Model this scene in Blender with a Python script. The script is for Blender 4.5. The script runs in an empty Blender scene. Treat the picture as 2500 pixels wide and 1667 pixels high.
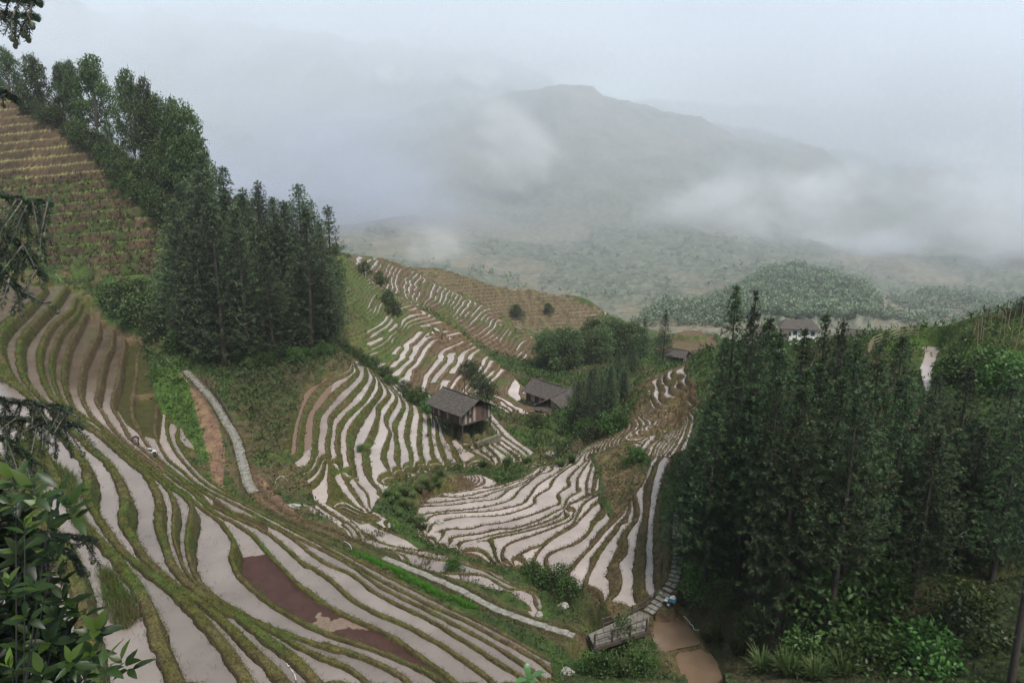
import bpy, bmesh, math, random
import numpy as np
from mathutils import Vector, Matrix

# ------------------------------------------------------------------ camera, sky, sun, exposure
S = bpy.context.scene
COL = S.collection
FPX = 1700.0                      # focal length in pixels of the 2500 px wide photograph
HORIZON = 430.0
PITCH = math.atan((833.5 - HORIZON) / FPX)
cam_d = bpy.data.cameras.new("camera")
cam_d.sensor_width = 36.0
cam_d.lens = 36.0 * FPX / 2500.0
cam_d.clip_start = 0.1
cam_d.clip_end = 30000.0
cam = bpy.data.objects.new("camera", cam_d)
cam.rotation_euler = (math.pi / 2 - PITCH, 0, 0)
COL.objects.link(cam)
S.camera = cam

SUN_EL, SUN_AZ = math.radians(58), math.radians(150)
W = bpy.data.worlds.new("World")
S.world = W
W.use_nodes = True
wn, wl = W.node_tree.nodes, W.node_tree.links
wn.clear()
w_out = wn.new("ShaderNodeOutputWorld")
w_bg = wn.new("ShaderNodeBackground")
w_sky = wn.new("ShaderNodeTexSky")
w_sky.sky_type = 'NISHITA'
w_sky.sun_disc = False
w_sky.sun_elevation = SUN_EL
w_sky.sun_rotation = SUN_AZ
w_sky.air_density = 1.0
w_sky.dust_density = 3.0
# an overcast deck: the blue sky is seen only as a tint through a closed layer of cloud
w_tc = wn.new("ShaderNodeTexCoord")
w_n1 = wn.new("ShaderNodeTexNoise")
w_n1.inputs['Scale'].default_value = 2.2
w_n1.inputs['Detail'].default_value = 5
w_n1.inputs['Roughness'].default_value = 0.55
w_map = wn.new("ShaderNodeMapping")
w_map.inputs['Scale'].default_value = (1, 1, 2.6)
w_map.inputs['Location'].default_value = (0.3, 0.1, 0.0)
w_rmp = wn.new("ShaderNodeValToRGB")
w_rmp.color_ramp.elements[0].position = 0.33
w_rmp.color_ramp.elements[0].color = (2.8, 3.1, 3.95, 1)
w_rmp.color_ramp.elements[1].position = 0.68
w_rmp.color_ramp.elements[1].color = (4.0, 5.2, 5.15, 1)
w_mix = wn.new("ShaderNodeMixRGB")
w_mix.inputs['Fac'].default_value = 0.88
wl.new(w_tc.outputs['Generated'], w_map.inputs['Vector'])
wl.new(w_map.outputs['Vector'], w_n1.inputs['Vector'])
wl.new(w_n1.outputs['Fac'], w_rmp.inputs['Fac'])
wl.new(w_sky.outputs['Color'], w_mix.inputs['Color1'])
wl.new(w_rmp.outputs['Color'], w_mix.inputs['Color2'])
wl.new(w_mix.outputs['Color'], w_bg.inputs['Color'])
wl.new(w_bg.outputs['Background'], w_out.inputs['Surface'])
w_bg.inputs['Strength'].default_value = 0.050

sun_d = bpy.data.lights.new("sun", 'SUN')
sun_d.energy = 1.5
sun_d.angle = math.radians(16)
sun_d.color = (1.0, 0.96, 0.9)
sun = bpy.data.objects.new("sun", sun_d)
_sd = Vector((math.sin(SUN_AZ) * math.cos(SUN_EL), math.cos(SUN_AZ) * math.cos(SUN_EL), math.sin(SUN_EL)))
sun.rotation_euler = _sd.to_track_quat('Z', 'Y').to_euler()
sun.location = _sd * 100
COL.objects.link(sun)

S.view_settings.view_transform = 'Standard'
S.view_settings.look = 'None'
S.view_settings.exposure = 1.95
S.view_settings.gamma = 1.0
S.view_settings.use_curve_mapping = False
S.render.engine = 'CYCLES'
S.cycles.use_denoising = True
S.cycles.denoising_prefilter = 'FAST'
S.cycles.max_bounces = 5
S.cycles.diffuse_bounces = 2
S.cycles.glossy_bounces = 2
S.cycles.transmission_bounces = 2
S.cycles.volume_bounces = 1
S.cycles.transparent_max_bounces = 6
S.cycles.use_adaptive_sampling = True
S.cycles.adaptive_threshold = 0.008

# ------------------------------------------------------------------ small helpers
rng = np.random.default_rng(7)
random.seed(7)
CP, SP = math.cos(PITCH), math.sin(PITCH)

def slope_dir(u, v):
    """direction of the sight line towards a point of the photograph, scaled to depth 1"""
    a = (v - 833.5) / FPX
    return (u - 1250.0) / FPX, CP - a * SP, -SP - a * CP

def at_z(u, v, z):
    x, y, s = slope_dir(u, v)
    t = z / s
    return x * t, y * t, z

def at_y(u, v, yy):
    x, y, s = slope_dir(u, v)
    t = yy / y
    return x * t, yy, s * t

def project(x, y, z):
    d = y * CP - z * SP
    up = y * SP + z * CP
    d = np.maximum(d, 1e-3)
    return 1250.0 + FPX * x / d, 833.5 - FPX * up / d

def smooth01(t):
    t = np.clip(t, 0, 1)
    return t * t * (3 - 2 * t)

def vnoise(x, y, seed=0):
    """value noise on plain arrays"""
    xi, yi = np.floor(x).astype(np.int64), np.floor(y).astype(np.int64)
    fx, fy = x - xi, y - yi
    fx, fy = fx * fx * (3 - 2 * fx), fy * fy * (3 - 2 * fy)
    def h(a, b):
        n = (a * 374761393 + b * 668265263 + seed * 1442695041) & 0x7fffffff
        n = ((n ^ (n >> 13)) * 1274126177) & 0x7fffffff
        return ((n ^ (n >> 16)) & 0xffff) / 65535.0
    return (h(xi, yi) * (1 - fx) + h(xi + 1, yi) * fx) * (1 - fy) + (h(xi, yi + 1) * (1 - fx) + h(xi + 1, yi + 1) * fx) * fy

def fbm(x, y, octaves=4, seed=0):
    s, a, t = 0, 1.0, 0
    for o in range(octaves):
        s = s + a * vnoise(x * 2 ** o + 17.3 * o, y * 2 ** o - 9.1 * o, seed + o)
        t += a
        a *= 0.5
    return s / t

def inside(poly, u, v):
    """points of arrays u, v inside a polygon"""
    r = np.zeros(np.shape(u), bool)
    n = len(poly)
    for i in range(n):
        x0, y0 = poly[i]
        x1, y1 = poly[(i + 1) % n]
        if y0 == y1:
            continue
        c = ((y0 > v) != (y1 > v)) & (u < (x1 - x0) * (v - y0) / (y1 - y0) + x0)
        r ^= c
    return r

VIEWS = {'P': (0, 0, 1), 'Z1': (0, 0, 2.529), 'Z2': (0, 560, 2.529), 'Z3': (0, 1047, 2.529), 'Z4': (750, 560, 2.529), 'Z5': (750, 1047, 2.529),
         'Z6': (1500, 620, 2.352), 'Z7': (1400, 1047, 2.138), 'Y1': (0, 900, 3.92), 'Y2': (500, 900, 4.694), 'Y3': (1000, 900, 4.694),
         'Y4': (1400, 800, 3.92), 'Y5': (900, 1150, 4.694), 'Y6': (1300, 1250, 3.76)}

def pts(s):
    """'Z3 10,20 30,40 Z5 0,1' -> surveyed points, all in the pixels of the photograph"""
    out, vw = [], VIEWS['P']
    for w in s.split():
        if w in VIEWS:
            vw = VIEWS[w]
        else:
            a, b = w.split(',')
            out.append((vw[0] + float(a) / vw[2], vw[1] + float(b) / vw[2]))
    return out

# ------------------------------------------------------------------ the survey: level lines of the paddy banks
# each entry: height of the paddy in metres below the lookout, and the line of its outer bank
BANK_A = [
 (-19.6, "Z3 -200,-60 60,230 250,500 430,720 505,900 530,1050 550,1200 590,1380 620,1620"),
 (-20.8, "Z3 120,-40 260,100 310,200 380,330 450,450 540,590 640,690 760,820 880,980 960,1150 1000,1290 1060,1420 1130,1600"),
 (-22.0, "Z2 290,350 190,470 90,560 20,640 5,720 40,830 100,930 190,1020 Y1 420,460 590,620 700,740 800,850 860,960 Z3 560,340 550,430 590,500 660,600 740,720 870,840 1000,930 1120,1015 1190,1085 1290,1190 1400,1320 1480,1440 1570,1600"),
 (-23.4, "Z2 420,340 350,440 250,540 160,640 125,720 140,880 200,980 270,1050 Y1 520,400 690,565 800,670 930,790 1040,880 Z3 720,260 760,340 790,440 775,560 830,660 900,780 1000,880 1110,975 1230,1050 1370,1160 1480,1260 1600,1380 1720,1490 1810,1600"),
 (-24.9, "Z2 550,380 470,430 450,490 330,590 270,700 250,800 270,900 320,1010 400,1090 Y1 700,470 830,540 960,620 1080,720 1190,810 Z3 810,190 920,280 980,380 1000,480 1000,590 1040,720 1090,840 1180,950 1280,1020 1340,1070 1400,1120 1500,1150 1620,1250 1760,1350 1880,1450 2010,1600"),
 (-25.8, "Z3 1620,1225 1690,1240 1850,1340 2098,1450 Z5 150,1420 300,1500 420,1600"),
 (-26.8, "Z2 545,485 490,600 430,720 400,830 395,930 430,1050 500,1140 Y1 930,520 1070,640 1200,740 Z3 830,160 950,250 1040,340 1150,420 1190,480 1180,580 1160,680 1170,790 1210,900 1250,960 1350,1050 1450,1110 1560,1170 1690,1230 1860,1290 2098,1370 Z5 100,1320 280,1380 430,1440 600,1530 660,1600"),
 (-28.1, "Z2 610,560 610,640 570,720 520,830 500,940 500,1020 560,1140 Y1 960,530 1080,630 1200,725 1340,830 1480,930 Z3 1010,290 1100,365 1160,400 1230,470 1330,545 1390,600 1450,700 1440,800 1480,900 1560,980 1680,1080 1850,1180 2000,1250 Z5 0,1210 150,1270 300,1320 450,1370 640,1450 800,1530 880,1600"),
 (-29.4, "Z2 700,640 690,720 650,800 620,950 600,1060 640,1130 Y1 1060,540 1150,640 1250,740 1400,850 1550,950 1680,1060 1830,1160 1890,1215 Z3 1330,515 1420,560 1560,650 1640,740 1740,850 1850,960 1980,1060 Z5 0,985 150,1100 330,1190 520,1280 700,1400 830,1490 960,1600"),
 (-30.7, "Z2 760,650 770,720 750,820 730,950 705,1020 700,1100 760,1200 Y1 1240,650 1330,730 1430,820 1530,895 1700,1020 1900,1180 2020,1310 Z3 1330,480 1460,545 1640,630 1780,740 1900,850 Z5 0,835 150,930 270,1040 400,1120 590,1200 800,1310 950,1410 1080,1500 1190,1600"),
 (-32.0, "Z2 870,720 850,800 840,900 820,1020 820,1150 860,1240 Y1 1400,700 1480,800 1560,890 1700,1005 1880,1130 2100,1270 2250,1380 Z3 1500,530 1640,580 1780,650 1900,740 Z5 0,745 130,830 290,900 400,990 560,1080 750,1170 900,1260 1050,1350 1200,1450 1330,1530 1390,1600"),
 (-32.6, "Y1 1510,390 1490,600 1550,760 1640,890 1760,980 Z3 1230,345 1450,460 1620,550 1800,650 Z5 0,695 200,795 330,875 450,965 600,1045 760,1120 930,1210 1100,1300 1250,1390 1370,1470 1480,1560"),
 (-33.2, "Y1 1625,380 1600,560 1640,700 1700,810 1800,930 1950,1080 2150,1200 Z3 1500,455 1700,560 1900,665 Z5 0,660 150,745 300,835 450,925 620,1010 800,1100 1000,1190 1150,1270 1300,1350 1440,1430 1560,1520 1690,1510 1690,1440 1640,1400"),
 (-33.7, "Y1 1710,560 1705,700 1800,850 1960,1020 2150,1160 2330,1260"),
]
BANK_A2 = [   # below the flagged path, down to the stream
 (-34.9, "Y5 640,1135 850,1190 1000,1240 1200,1290 1400,1340 1600,1400 1750,1470 1870,1560"),
 (-35.2, "Y5 400,1050 560,1100 720,1150 900,1170 1100,1168 1300,1180 1420,1230 1550,1310 1620,1345 1750,1345 1880,1385 1925,1460 1920,1540"),
 (-35.5, "Y5 -160,790 0,840 80,880 250,900 450,920 650,970 850,1010 1050,1040 1250,1100 1400,1140"),
 (-35.65, "Z5 0,380 150,480 280,570 380,680 Y5 0,710 130,800 280,850 450,880 620,900 800,930 930,960"),
 (-35.8, "Z5 120,460 250,540 330,580 Y5 0,570 120,640 260,690 400,750 560,810 750,870 900,900 1000,960 1150,1010"),
 (-36.5, "Z5 200,500 300,545 420,575 Y5 0,490 120,500 230,550 290,600 330,660"),
]
BANK_B = [
 (-33.8, "Y2 1250,90 1150,190 1090,280 1070,400 1030,520 1000,620 970,720 960,830 950,950"),
 (-34.2, "Y2 1470,100 1370,160 1280,250 1220,330 1160,450 1110,600 1090,720 1080,830 1075,960"),
 (-34.6, "Z4 200,740 260,780 295,850 Y2 1740,40 1640,140 1480,270 1440,320 1350,440 1280,530 1265,600 1255,900 1230,1050 1160,1145"),
 (-35.0, "Z4 170,690 220,740 270,800 Y2 1800,-80 1845,0 1830,120 1700,270 1560,420 1440,550 1430,700 1400,870 1430,1010"),
 (-35.4, "Z4 250,750 300,800 Y2 1850,-60 1900,20 1945,110 1880,260 1780,400 1660,500 1535,660 1520,800 1510,900 1540,1000 1555,1120"),
 (-35.8, "Y2 1880,-30 1960,80 2010,200 1940,350 1810,490 1660,700 1650,900 1650,1000 1690,1130 1705,1200"),
 (-36.5, "Y2 1930,10 2020,120 2110,270 2060,360 1985,440 1980,550 1900,760 1830,900 1830,1050 1840,1150 1900,1270 1990,1370 2090,1500"),
 (-36.8, "Y2 2000,60 2090,190 2200,320 2130,450 2070,560 2090,650 2130,720 2080,850 2040,980 2050,1060 2120,1150 2200,1270 2320,1360 Z5 560,400"),
 (-37.1, "Y2 2060,110 2160,230 2280,400 2240,510 2160,660 2180,760 2195,900 2190,1010 2240,1110 2347,1200 Z5 620,350"),
 (-37.4, "Z4 470,910 540,960 600,1020 640,1100 620,1190 610,1290 640,1380 650,1440 720,1500 750,1550"),
 (-37.65, "Z4 520,930 600,990 660,1060 700,1140 690,1250 690,1330 700,1400 740,1450 810,1490 870,1510"),
 (-37.9, "Z4 570,950 650,1020 710,1090 750,1160 755,1260 765,1330 775,1400 860,1460 960,1520"),
 (-38.15, "Z4 620,980 700,1040 760,1110 800,1190 805,1290 830,1380 850,1420 910,1460 985,1530"),
 (-38.5, "Z4 680,1020 750,1080 800,1140 835,1230 860,1290 895,1340 910,1400 980,1470 1000,1520"),
 (-38.8, "Z4 815,1130 860,1190 905,1260 950,1320 1010,1370 1100,1410 1150,1450"),
 (-38.95, "Z4 860,1130 920,1190 985,1270 1040,1340 1130,1410 1170,1460"),
 (-39.1, "Z4 940,1190 1000,1240 1080,1310 1160,1390 1210,1450"),
 (-39.25, "Z4 1010,1230 1090,1285 1170,1350 1240,1400 1290,1440"),
 (-39.4, "Z4 1080,1260 1150,1300 1220,1345 1290,1400 1340,1440"),
 (-39.55, "Z4 1130,1250 1200,1300 1270,1350 1340,1400 1390,1450"),
 (-39.7, "Z4 1150,1200 1220,1280 1300,1335 1370,1390 1420,1430 1470,1460"),
 (-39.9, "Z4 1110,1090 1200,1200 1300,1300 1400,1365 1470,1410 1530,1445"),
]
BANK_BT = [
 (-35.9, "Y2 1425,1090 1445,1130 1460,1250 1520,1370 1640,1500 Z5 330,490 430,520 520,545"),
 (-36.1, "Y2 1565,1180 1600,1250 1680,1380 1760,1500 Z5 350,480 450,522"),
 (-36.3, "Y2 1715,1250 1800,1350 1880,1450 Z5 400,500 470,525"),
]
BANK_C = [
 (-39.2, "Y5 840,252 1000,240 1150,215 1300,195 1450,170 1600,130 1780,75"),
 (-39.05, "Y5 640,345 700,292 850,287 1000,290 1150,272 1250,247 1400,205 1500,190 1650,130 1800,80 1900,40 2000,0"),
 (-38.9, "Y5 555,405 640,362 800,350 950,335 1100,312 1300,290 1400,245 1550,200 1700,150 1830,95"),
 (-38.75, "Y5 455,475 540,412 650,392 800,390 950,380 1200,345 1450,315 1530,260 1610,200 1750,150 1850,85 1960,25 2060,-30"),
 (-38.6, "Y5 505,505 650,485 850,457 1100,435 1350,400 1550,350 1650,300 1700,230 1780,160 1900,60 2060,-50 2200,-120"),
 (-38.4, "Y5 640,580 700,512 800,482 1000,470 1200,460 1400,450 1600,412 1750,370 1830,290 1900,180 1990,110 2150,20 2280,-70"),
 (-38.2, "Y5 685,670 720,602 850,560 1000,527 1200,512 1400,510 1600,480 1750,432 1850,390 1892,350 1890,300 1960,250 2060,190 2100,100 2200,10 2330,-80"),
 (-38, "Y5 620,745 750,682 900,652 1150,655 1300,612 1500,590 1700,540 1900,480 2100,400 2200,355 Y3 1690,1430 1830,1330 1800,1270 1900,1150 2030,1050"),
 (-37.8, "Y5 760,835 820,790 950,752 1100,732 1300,702 1450,662 1650,650 1850,590 2000,530 2150,450 2240,400 Y3 1800,1480 1960,1390"),
 (-37.55, "Y5 880,885 950,828 1070,800 1220,780 1380,735 1500,705 1700,675 1860,625 2000,580 2180,500 Y3 1900,1510 2080,1440"),
 (-37.3, "Y5 1000,925 1080,850 1180,805 1300,772 1500,742 1750,692 1900,655 2100,595 2250,530 2347,475"),
 (-37, "Y5 1570,1020 1530,1000 1520,930 1545,860 1650,800 1800,750 2000,682 2150,620 2347,520 Z5 1600,470 1690,430 1830,350 1860,200"),
 (-36.7, "Y5 1760,1175 1700,1110 1645,1000 1700,955 1850,880 1950,860 2050,790 2150,720 2250,655 2347,590 Z5 1690,470 1790,400 1890,330"),
 (-36.35, "Y5 1830,1165 1860,1060 1920,930 2010,830 2120,750 2250,672 2347,610 Z5 1750,480 1850,420"),
 (-36, "Y6 220,615 165,590 120,480 112,430 140,375 260,330 380,285 490,200 560,100 650,10 Z5 1880,370 1940,310"),
 (-35.6, "Y6 325,720 310,600 340,520 440,400 540,300 640,180 760,60 850,-40 Z5 1990,330 2000,400"),
 (-35.1, "Y6 480,740 470,680 490,590 545,480 605,370 680,260 760,165 795,100 860,85"),
 (-34.6, "Y6 735,945 680,870 665,815 775,720 790,580 755,480 835,385 850,285 840,220 885,140 960,20 Y4 560,1490 620,1420 690,1410"),
 (-34, "Y6 1005,720 1000,600 1005,500 1010,300 1020,222 Y4 720,1568 760,1400 790,1300 830,1240"),
 (-33.2, "Y6 1200,735 1190,620 1180,540 1195,420 1170,330 1165,150 1160,0 Y4 870,1540 920,1350 940,1260"),
]
BANK_CU = [
 (-35.5, "Y4 575,1215 640,1110 720,1040 850,980 990,925"),
 (-35.2, "Y4 690,1210 740,1110 830,1040 900,1000 1000,945"),
 (-34.9, "Y4 770,1215 785,1130 850,1060 940,980 1010,955"),
 (-34.4, "Y4 850,1175 900,1110 980,1010"),
 (-35.45, "Y4 460,1080 480,1040 520,1010"),
 (-35.15, "Y4 540,1040 570,1000 620,972"),
 (-34.95, "Y4 628,1008 645,965 715,928"),
 (-34.75, "Y4 725,992 722,945 765,900 815,862"),
 (-34.55, "Y4 820,958 808,905 830,865 880,842"),
 (-34.3, "Y4 925,932 893,870 915,830 960,805"),
 (-34.1, "Y4 985,905 958,840 985,800 1030,785"),
 (-33.8, "Y4 860,828 800,790 740,765"),
 (-33.4, "Y4 940,795 850,760 795,735 752,655 758,560 705,515 635,560"),
 (-32.7, "Y4 1100,752 990,725 900,690 838,640 865,600 825,520 835,450 880,425"),
 (-31.9, "Y4 1130,655 1010,610 935,570 975,510 900,500 880,430 950,395"),
 (-31.1, "Y4 1110,580 1030,540 1015,505 1045,460 975,450 960,410 1030,375"),
 (-30.2, "Y4 1150,540 1110,520 1100,440 1130,400 1090,340 1140,330"),
]
BANK_E0 = [
 (-28.5, "Z4 125,520 230,500 310,450 340,380"),
 (-31.5, "Z4 180,610 280,580 400,530 460,440"),
 (-33.0, "Z4 220,665 330,625 430,580 500,500 530,430"),
 (-34.5, "Z4 340,740 450,690 540,620 600,540 650,500 720,510"),
 (-36.2, "Z4 460,810 550,720 600,640 680,590 760,590 840,630"),
 (-37.3, "Z4 560,880 640,780 700,690 745,640 790,610"),
 (-38.3, "Z4 660,950 700,850 750,770 800,700 850,660"),
 (-39.2, "Z4 740,990 790,890 840,810 880,750 920,720"),
 (-40.0, "Z4 830,1010 880,930 920,860 960,790"),
 (-41.0, "Z4 900,1020 960,950 1010,880 1050,810"),
 (-42.3, "Z4 1000,1010 1050,950 1100,890 1140,840"),
 (-43.5, "Z4 1100,1010 1150,960 1200,905 1230,880"),
]
BANK_E1 = [
 (-30, "Z4 450,190 420,260 440,330"), (-32, "Z4 520,200 490,270 480,340 520,380"), (-34, "Z4 590,230 560,300 560,370 610,420"),
 (-36, "Z4 680,270 640,350 640,430 700,470"), (-38, "Z4 770,320 735,390 710,450"), (-40, "Z4 860,360 820,440 750,490"),
 (-43, "Z4 970,420 920,500 830,550 790,540"), (-46, "Z4 1090,480 1040,550 940,610 900,600"), (-49, "Z4 1200,530 1150,620 1050,680 990,690"),
 (-52, "Z4 1290,600 1240,700 1150,760 1070,760"), (-55, "Z4 1400,690 1340,790 1260,830 1180,830"), (-58, "Z4 1510,800 1450,850 1360,890 1280,910"),
 (-61, "Z4 1600,900 1530,930 1450,960 1380,970"),
]
BANK_E2 = [
]
# lines that are not level: (u, v, 'y' or 'z', value)
def zl(s): return [tuple(float(q) for q in w.split(',')) for w in s.split()]
RUNS_Z = [   # u,v,z
 zl("452,905,-30.5 486,940,-31.6 526,987,-32.6 554,1035,-33.3 577,1074,-33.6 593,1133,-33.9 605,1177,-34 622,1203,-34.1 690,1258,-34.3 790,1296,-34.4 908,1350,-34.5 1020,1397,-34.6 1120,1440,-34.7 1205,1485,-34.8 1300,1521,-34.9 1414,1556,-35"),
 zl("510,1128,-33.9 545,1180,-34 600,1225,-34.2"),
 zl("1582,1497,-34.3 1614,1463,-33.8 1643,1420,-32.9 1654,1370,-32.2 1654,1316,-31.6 1655,1250,-31.2"),
 zl("1597,1490,-35.1 1600,1560,-35.1 1640,1582,-35.1 1700,1565,-35.1 1680,1530,-35.1 1645,1500,-35.1"),
 zl("1655,1585,-35.4 1700,1640,-35.4 1760,1660,-35.4 1740,1585,-35.4"),
 zl("2248,898,-20.5 2258,870,-20.5 2250,856,-20.5 2264,846,-20.5 2296,851,-20.5 2285,872,-20.5 2276,905,-20.5 2271,940,-20.5 2262,952,-20.5 2255,930,-20.5"),
 zl("1095,1030,-37.0 1128,1048,-37.2 1165,1050,-37.2 1200,1040,-37.3"), zl("1110,1015,-36.9 1150,1020,-37 1190,1018,-37.1"),
 # the stream bed
 zl("960,1200,-38.5 1010,1167,-39.0 1100,1159,-39.45 1200,1152,-39.8 1290,1140,-40.6 1345,1118,-41.5 1375,1085,-43"),
 zl("935,1225,-37.6 1000,1262,-38.3 1060,1332,-38.4 1180,1387,-38.1 1290,1412,-37.5 1390,1485,-36.8 1470,1560,-37.0 1530,1640,-37.0"),
 zl("1400,1600,-36.3 1420,1660,-36"),
 # banks right of the ponds
 zl("1660,1475,-34.5 1740,1540,-34.5 1810,1610,-34.4 1850,1667,-34.2"),
 zl("1700,1440,-33 1850,1540,-32.2 2000,1600,-31 2250,1640,-29.5 2500,1665,-28"),
]
RUNS_Y = [   # u,v,y
 # dry hillside, upper left
 zl("-100,190,205 0,225,202 100,275,196 200,330,188 300,390,180 380,450,172 430,520,164"),
 zl("-100,480,180 0,475,176 150,460,174 320,430,174"),
 zl("-100,680,163 0,660,160 100,650,158 230,640,156 400,600,158"),
 zl("260,700,150 330,720,146 420,700,150"),
 # grove bank
 zl("330,850,128 420,830,126 500,890,116 600,900,116 700,890,118 790,840,124 830,770,136"),
 zl("430,640,160 560,600,165 700,600,168 800,600,172"),
 zl("560,960,106 640,960,104 700,930,108 760,900,114"),
 # crest between the near hills and the terraces behind
 zl("800,605,205 837,619,200 924,698,190 1027,750,185 1118,801,172 1213,884,158 1272,940,146 1330,1000,132"),
 zl("860,622,262 930,628,262 990,650,266 1050,685,264 1130,722,256 1230,772,240 1310,835,228 1380,905,214"),
 zl("1000,648,342 1070,653,342 1130,671,341 1230,700,340 1300,705,340 1340,712,340 1430,727,338 1475,762,332 1520,785,325 1557,805,316"),
 zl("1000,660,337 1050,695,331 1130,733,325 1230,780,318 1310,838,312 1400,842,310 1500,847,305 1560,852,298"),
 # valley with trees and the houses
 zl("1200,1000,118 1270,1010,122 1330,1000,128 1400,985,134"),
 zl("1330,860,196 1400,850,200 1480,840,205 1560,850,200"),
 zl("1400,1060,112 1460,1040,110 1500,1010,108 1540,1000,104"),
 zl("1300,940,160 1380,960,150 1450,930,150 1520,900,150 1580,870,145"),
 # mound with terraces
 zl("1640,815,240 1700,805,245 1745,815,240"), zl("1580,855,215 1650,860,214 1750,860,214"),
 # right hand hill
 zl("1690,860,112 1800,850,104 1950,840,98 2130,815,90 2250,800,86 2380,775,80 2500,745,75 2640,720,70"),
 zl("1700,1150,74 1850,1120,72 2050,1080,69 2250,1025,58 2500,985,54"),
 zl("1750,1320,58 2000,1300,54 2300,1280,50 2550,1260,46"),
]
# crests: ground falls away behind them
CRESTS = [(7, 14, -5), (8, 18, -7)]   # filled below by index of RUNS_Y (index, metres behind, drop)

# ------------------------------------------------------------------ the ground: heights solved between the surveyed lines
TH0, TH1, NT = math.radians(-51), math.radians(51), 1500
R0, R1, NR = 17.0, 440.0, 1300
LR0, LR1 = math.log(R0), math.log(R1)
DTH, DLR = (TH1 - TH0) / (NT - 1), (LR1 - LR0) / (NR - 1)

def densify(P, step):
    P = np.asarray(P, float)
    out = []
    for a, b in zip(P[:-1], P[1:]):
        n = max(1, int(np.linalg.norm(b[:2] - a[:2]) / step))
        t = np.arange(n)[:, None] / n
        out.append(a + (b - a) * t)
    out.append(P[-1:])
    return np.concatenate(out)

def rounded(P):
    """Catmull-Rom through the points"""
    P = np.asarray(P, float)
    if len(P) < 3:
        return P
    Q = np.concatenate([2 * P[:1] - P[1:2], P, 2 * P[-1:] - P[-2:-1]])
    out = []
    for i in range(1, len(Q) - 2):
        p0, p1, p2, p3 = Q[i - 1], Q[i], Q[i + 1], Q[i + 2]
        t = np.linspace(0, 1, 9)[:-1, None]
        out.append(0.5 * (2 * p1 + (p2 - p0) * t + (2 * p0 - 5 * p1 + 4 * p2 - p3) * t ** 2 + (3 * p1 - p0 - 3 * p2 + p3) * t ** 3))
    out.append(P[-1:])
    return np.concatenate(out)

ACC_S, ACC_N = np.zeros(NR * NT), np.zeros(NR * NT)

def constrain(P3, w=1.0):
    P3 = np.asarray(P3)
    th = np.arctan2(P3[:, 0], P3[:, 1])
    lr = np.log(np.hypot(P3[:, 0], P3[:, 1]))
    i = np.rint((th - TH0) / DTH).astype(int)
    j = np.rint((lr - LR0) / DLR).astype(int)
    ok = (i >= 0) & (i < NT) & (j >= 0) & (j < NR)
    idx = j[ok] * NT + i[ok]
    np.add.at(ACC_S, idx, P3[ok, 2] * w)
    np.add.at(ACC_N, idx, w)

BANK_LINES = {}
for gname, banks in (('A', BANK_A), ('A2', BANK_A2), ('B', BANK_B), ('BT', BANK_BT), ('C', BANK_C), ('CU', BANK_CU), ('E0', BANK_E0), ('E1', BANK_E1), ('E2', BANK_E2)):
    for z, s in banks:
        uv = densify(rounded(pts(s)), 1.0)
        P3 = np.stack(at_z(uv[:, 0], uv[:, 1], z + 0 * uv[:, 0]), 1)
        P3 = densify(P3, 0.05)
        BANK_LINES.setdefault(gname, []).append(P3)
        constrain(P3)
PATHS = []
def sideways(P, d):
    t = np.gradient(P[:, :2], axis=0)
    t /= np.maximum(np.linalg.norm(t, axis=1, keepdims=True), 1e-9)
    Q = P.copy()
    Q[:, 0] += -t[:, 1] * d
    Q[:, 1] += t[:, 0] * d
    return Q
for k, L in enumerate(RUNS_Z):
    L = densify(rounded(L), 1.0)
    P3 = densify(np.stack(at_z(L[:, 0], L[:, 1], L[:, 2]), 1), 0.05)
    constrain(P3)
    if k in (0, 2):
        PATHS.append(P3)
        for d in (-0.75, -0.5, -0.25, 0.25, 0.5, 0.75):
            constrain(densify(sideways(P3[::10], d), 0.05))
RUN3 = []
for L in RUNS_Y:
    L = densify(rounded(L), 1.0)
    P3 = densify(np.stack(at_y(L[:, 0], L[:, 1], L[:, 2]), 1), 0.05)
    RUN3.append(P3)
    constrain(P3)
for k, back, drop in CRESTS:
    P3 = RUN3[k].copy()
    r = np.hypot(P3[:, 0], P3[:, 1])
    P3[:, 0] *= (r + back) / r
    P3[:, 1] *= (r + back) / r
    P3[:, 2] += drop
    constrain(P3)
# rim of the sheet
thr = np.linspace(TH0, TH1, 3000)
zr = np.interp(np.degrees(thr), [-51, -36, -25, -12, 0, 10, 20, 30, 51], [-20, -20, -60, -78, -98, -106, -106, -102, -95])
constrain(np.stack([R1 * 0.999 * np.sin(thr), R1 * 0.999 * np.cos(thr), zr], 1))
zr = np.interp(np.degrees(thr), [-51, -30, 0, 20, 51], [-12, -14.5, -18, -17, -14])
constrain(np.stack([R0 * 1.002 * np.sin(thr), R0 * 1.002 * np.cos(thr), zr], 1))

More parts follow.
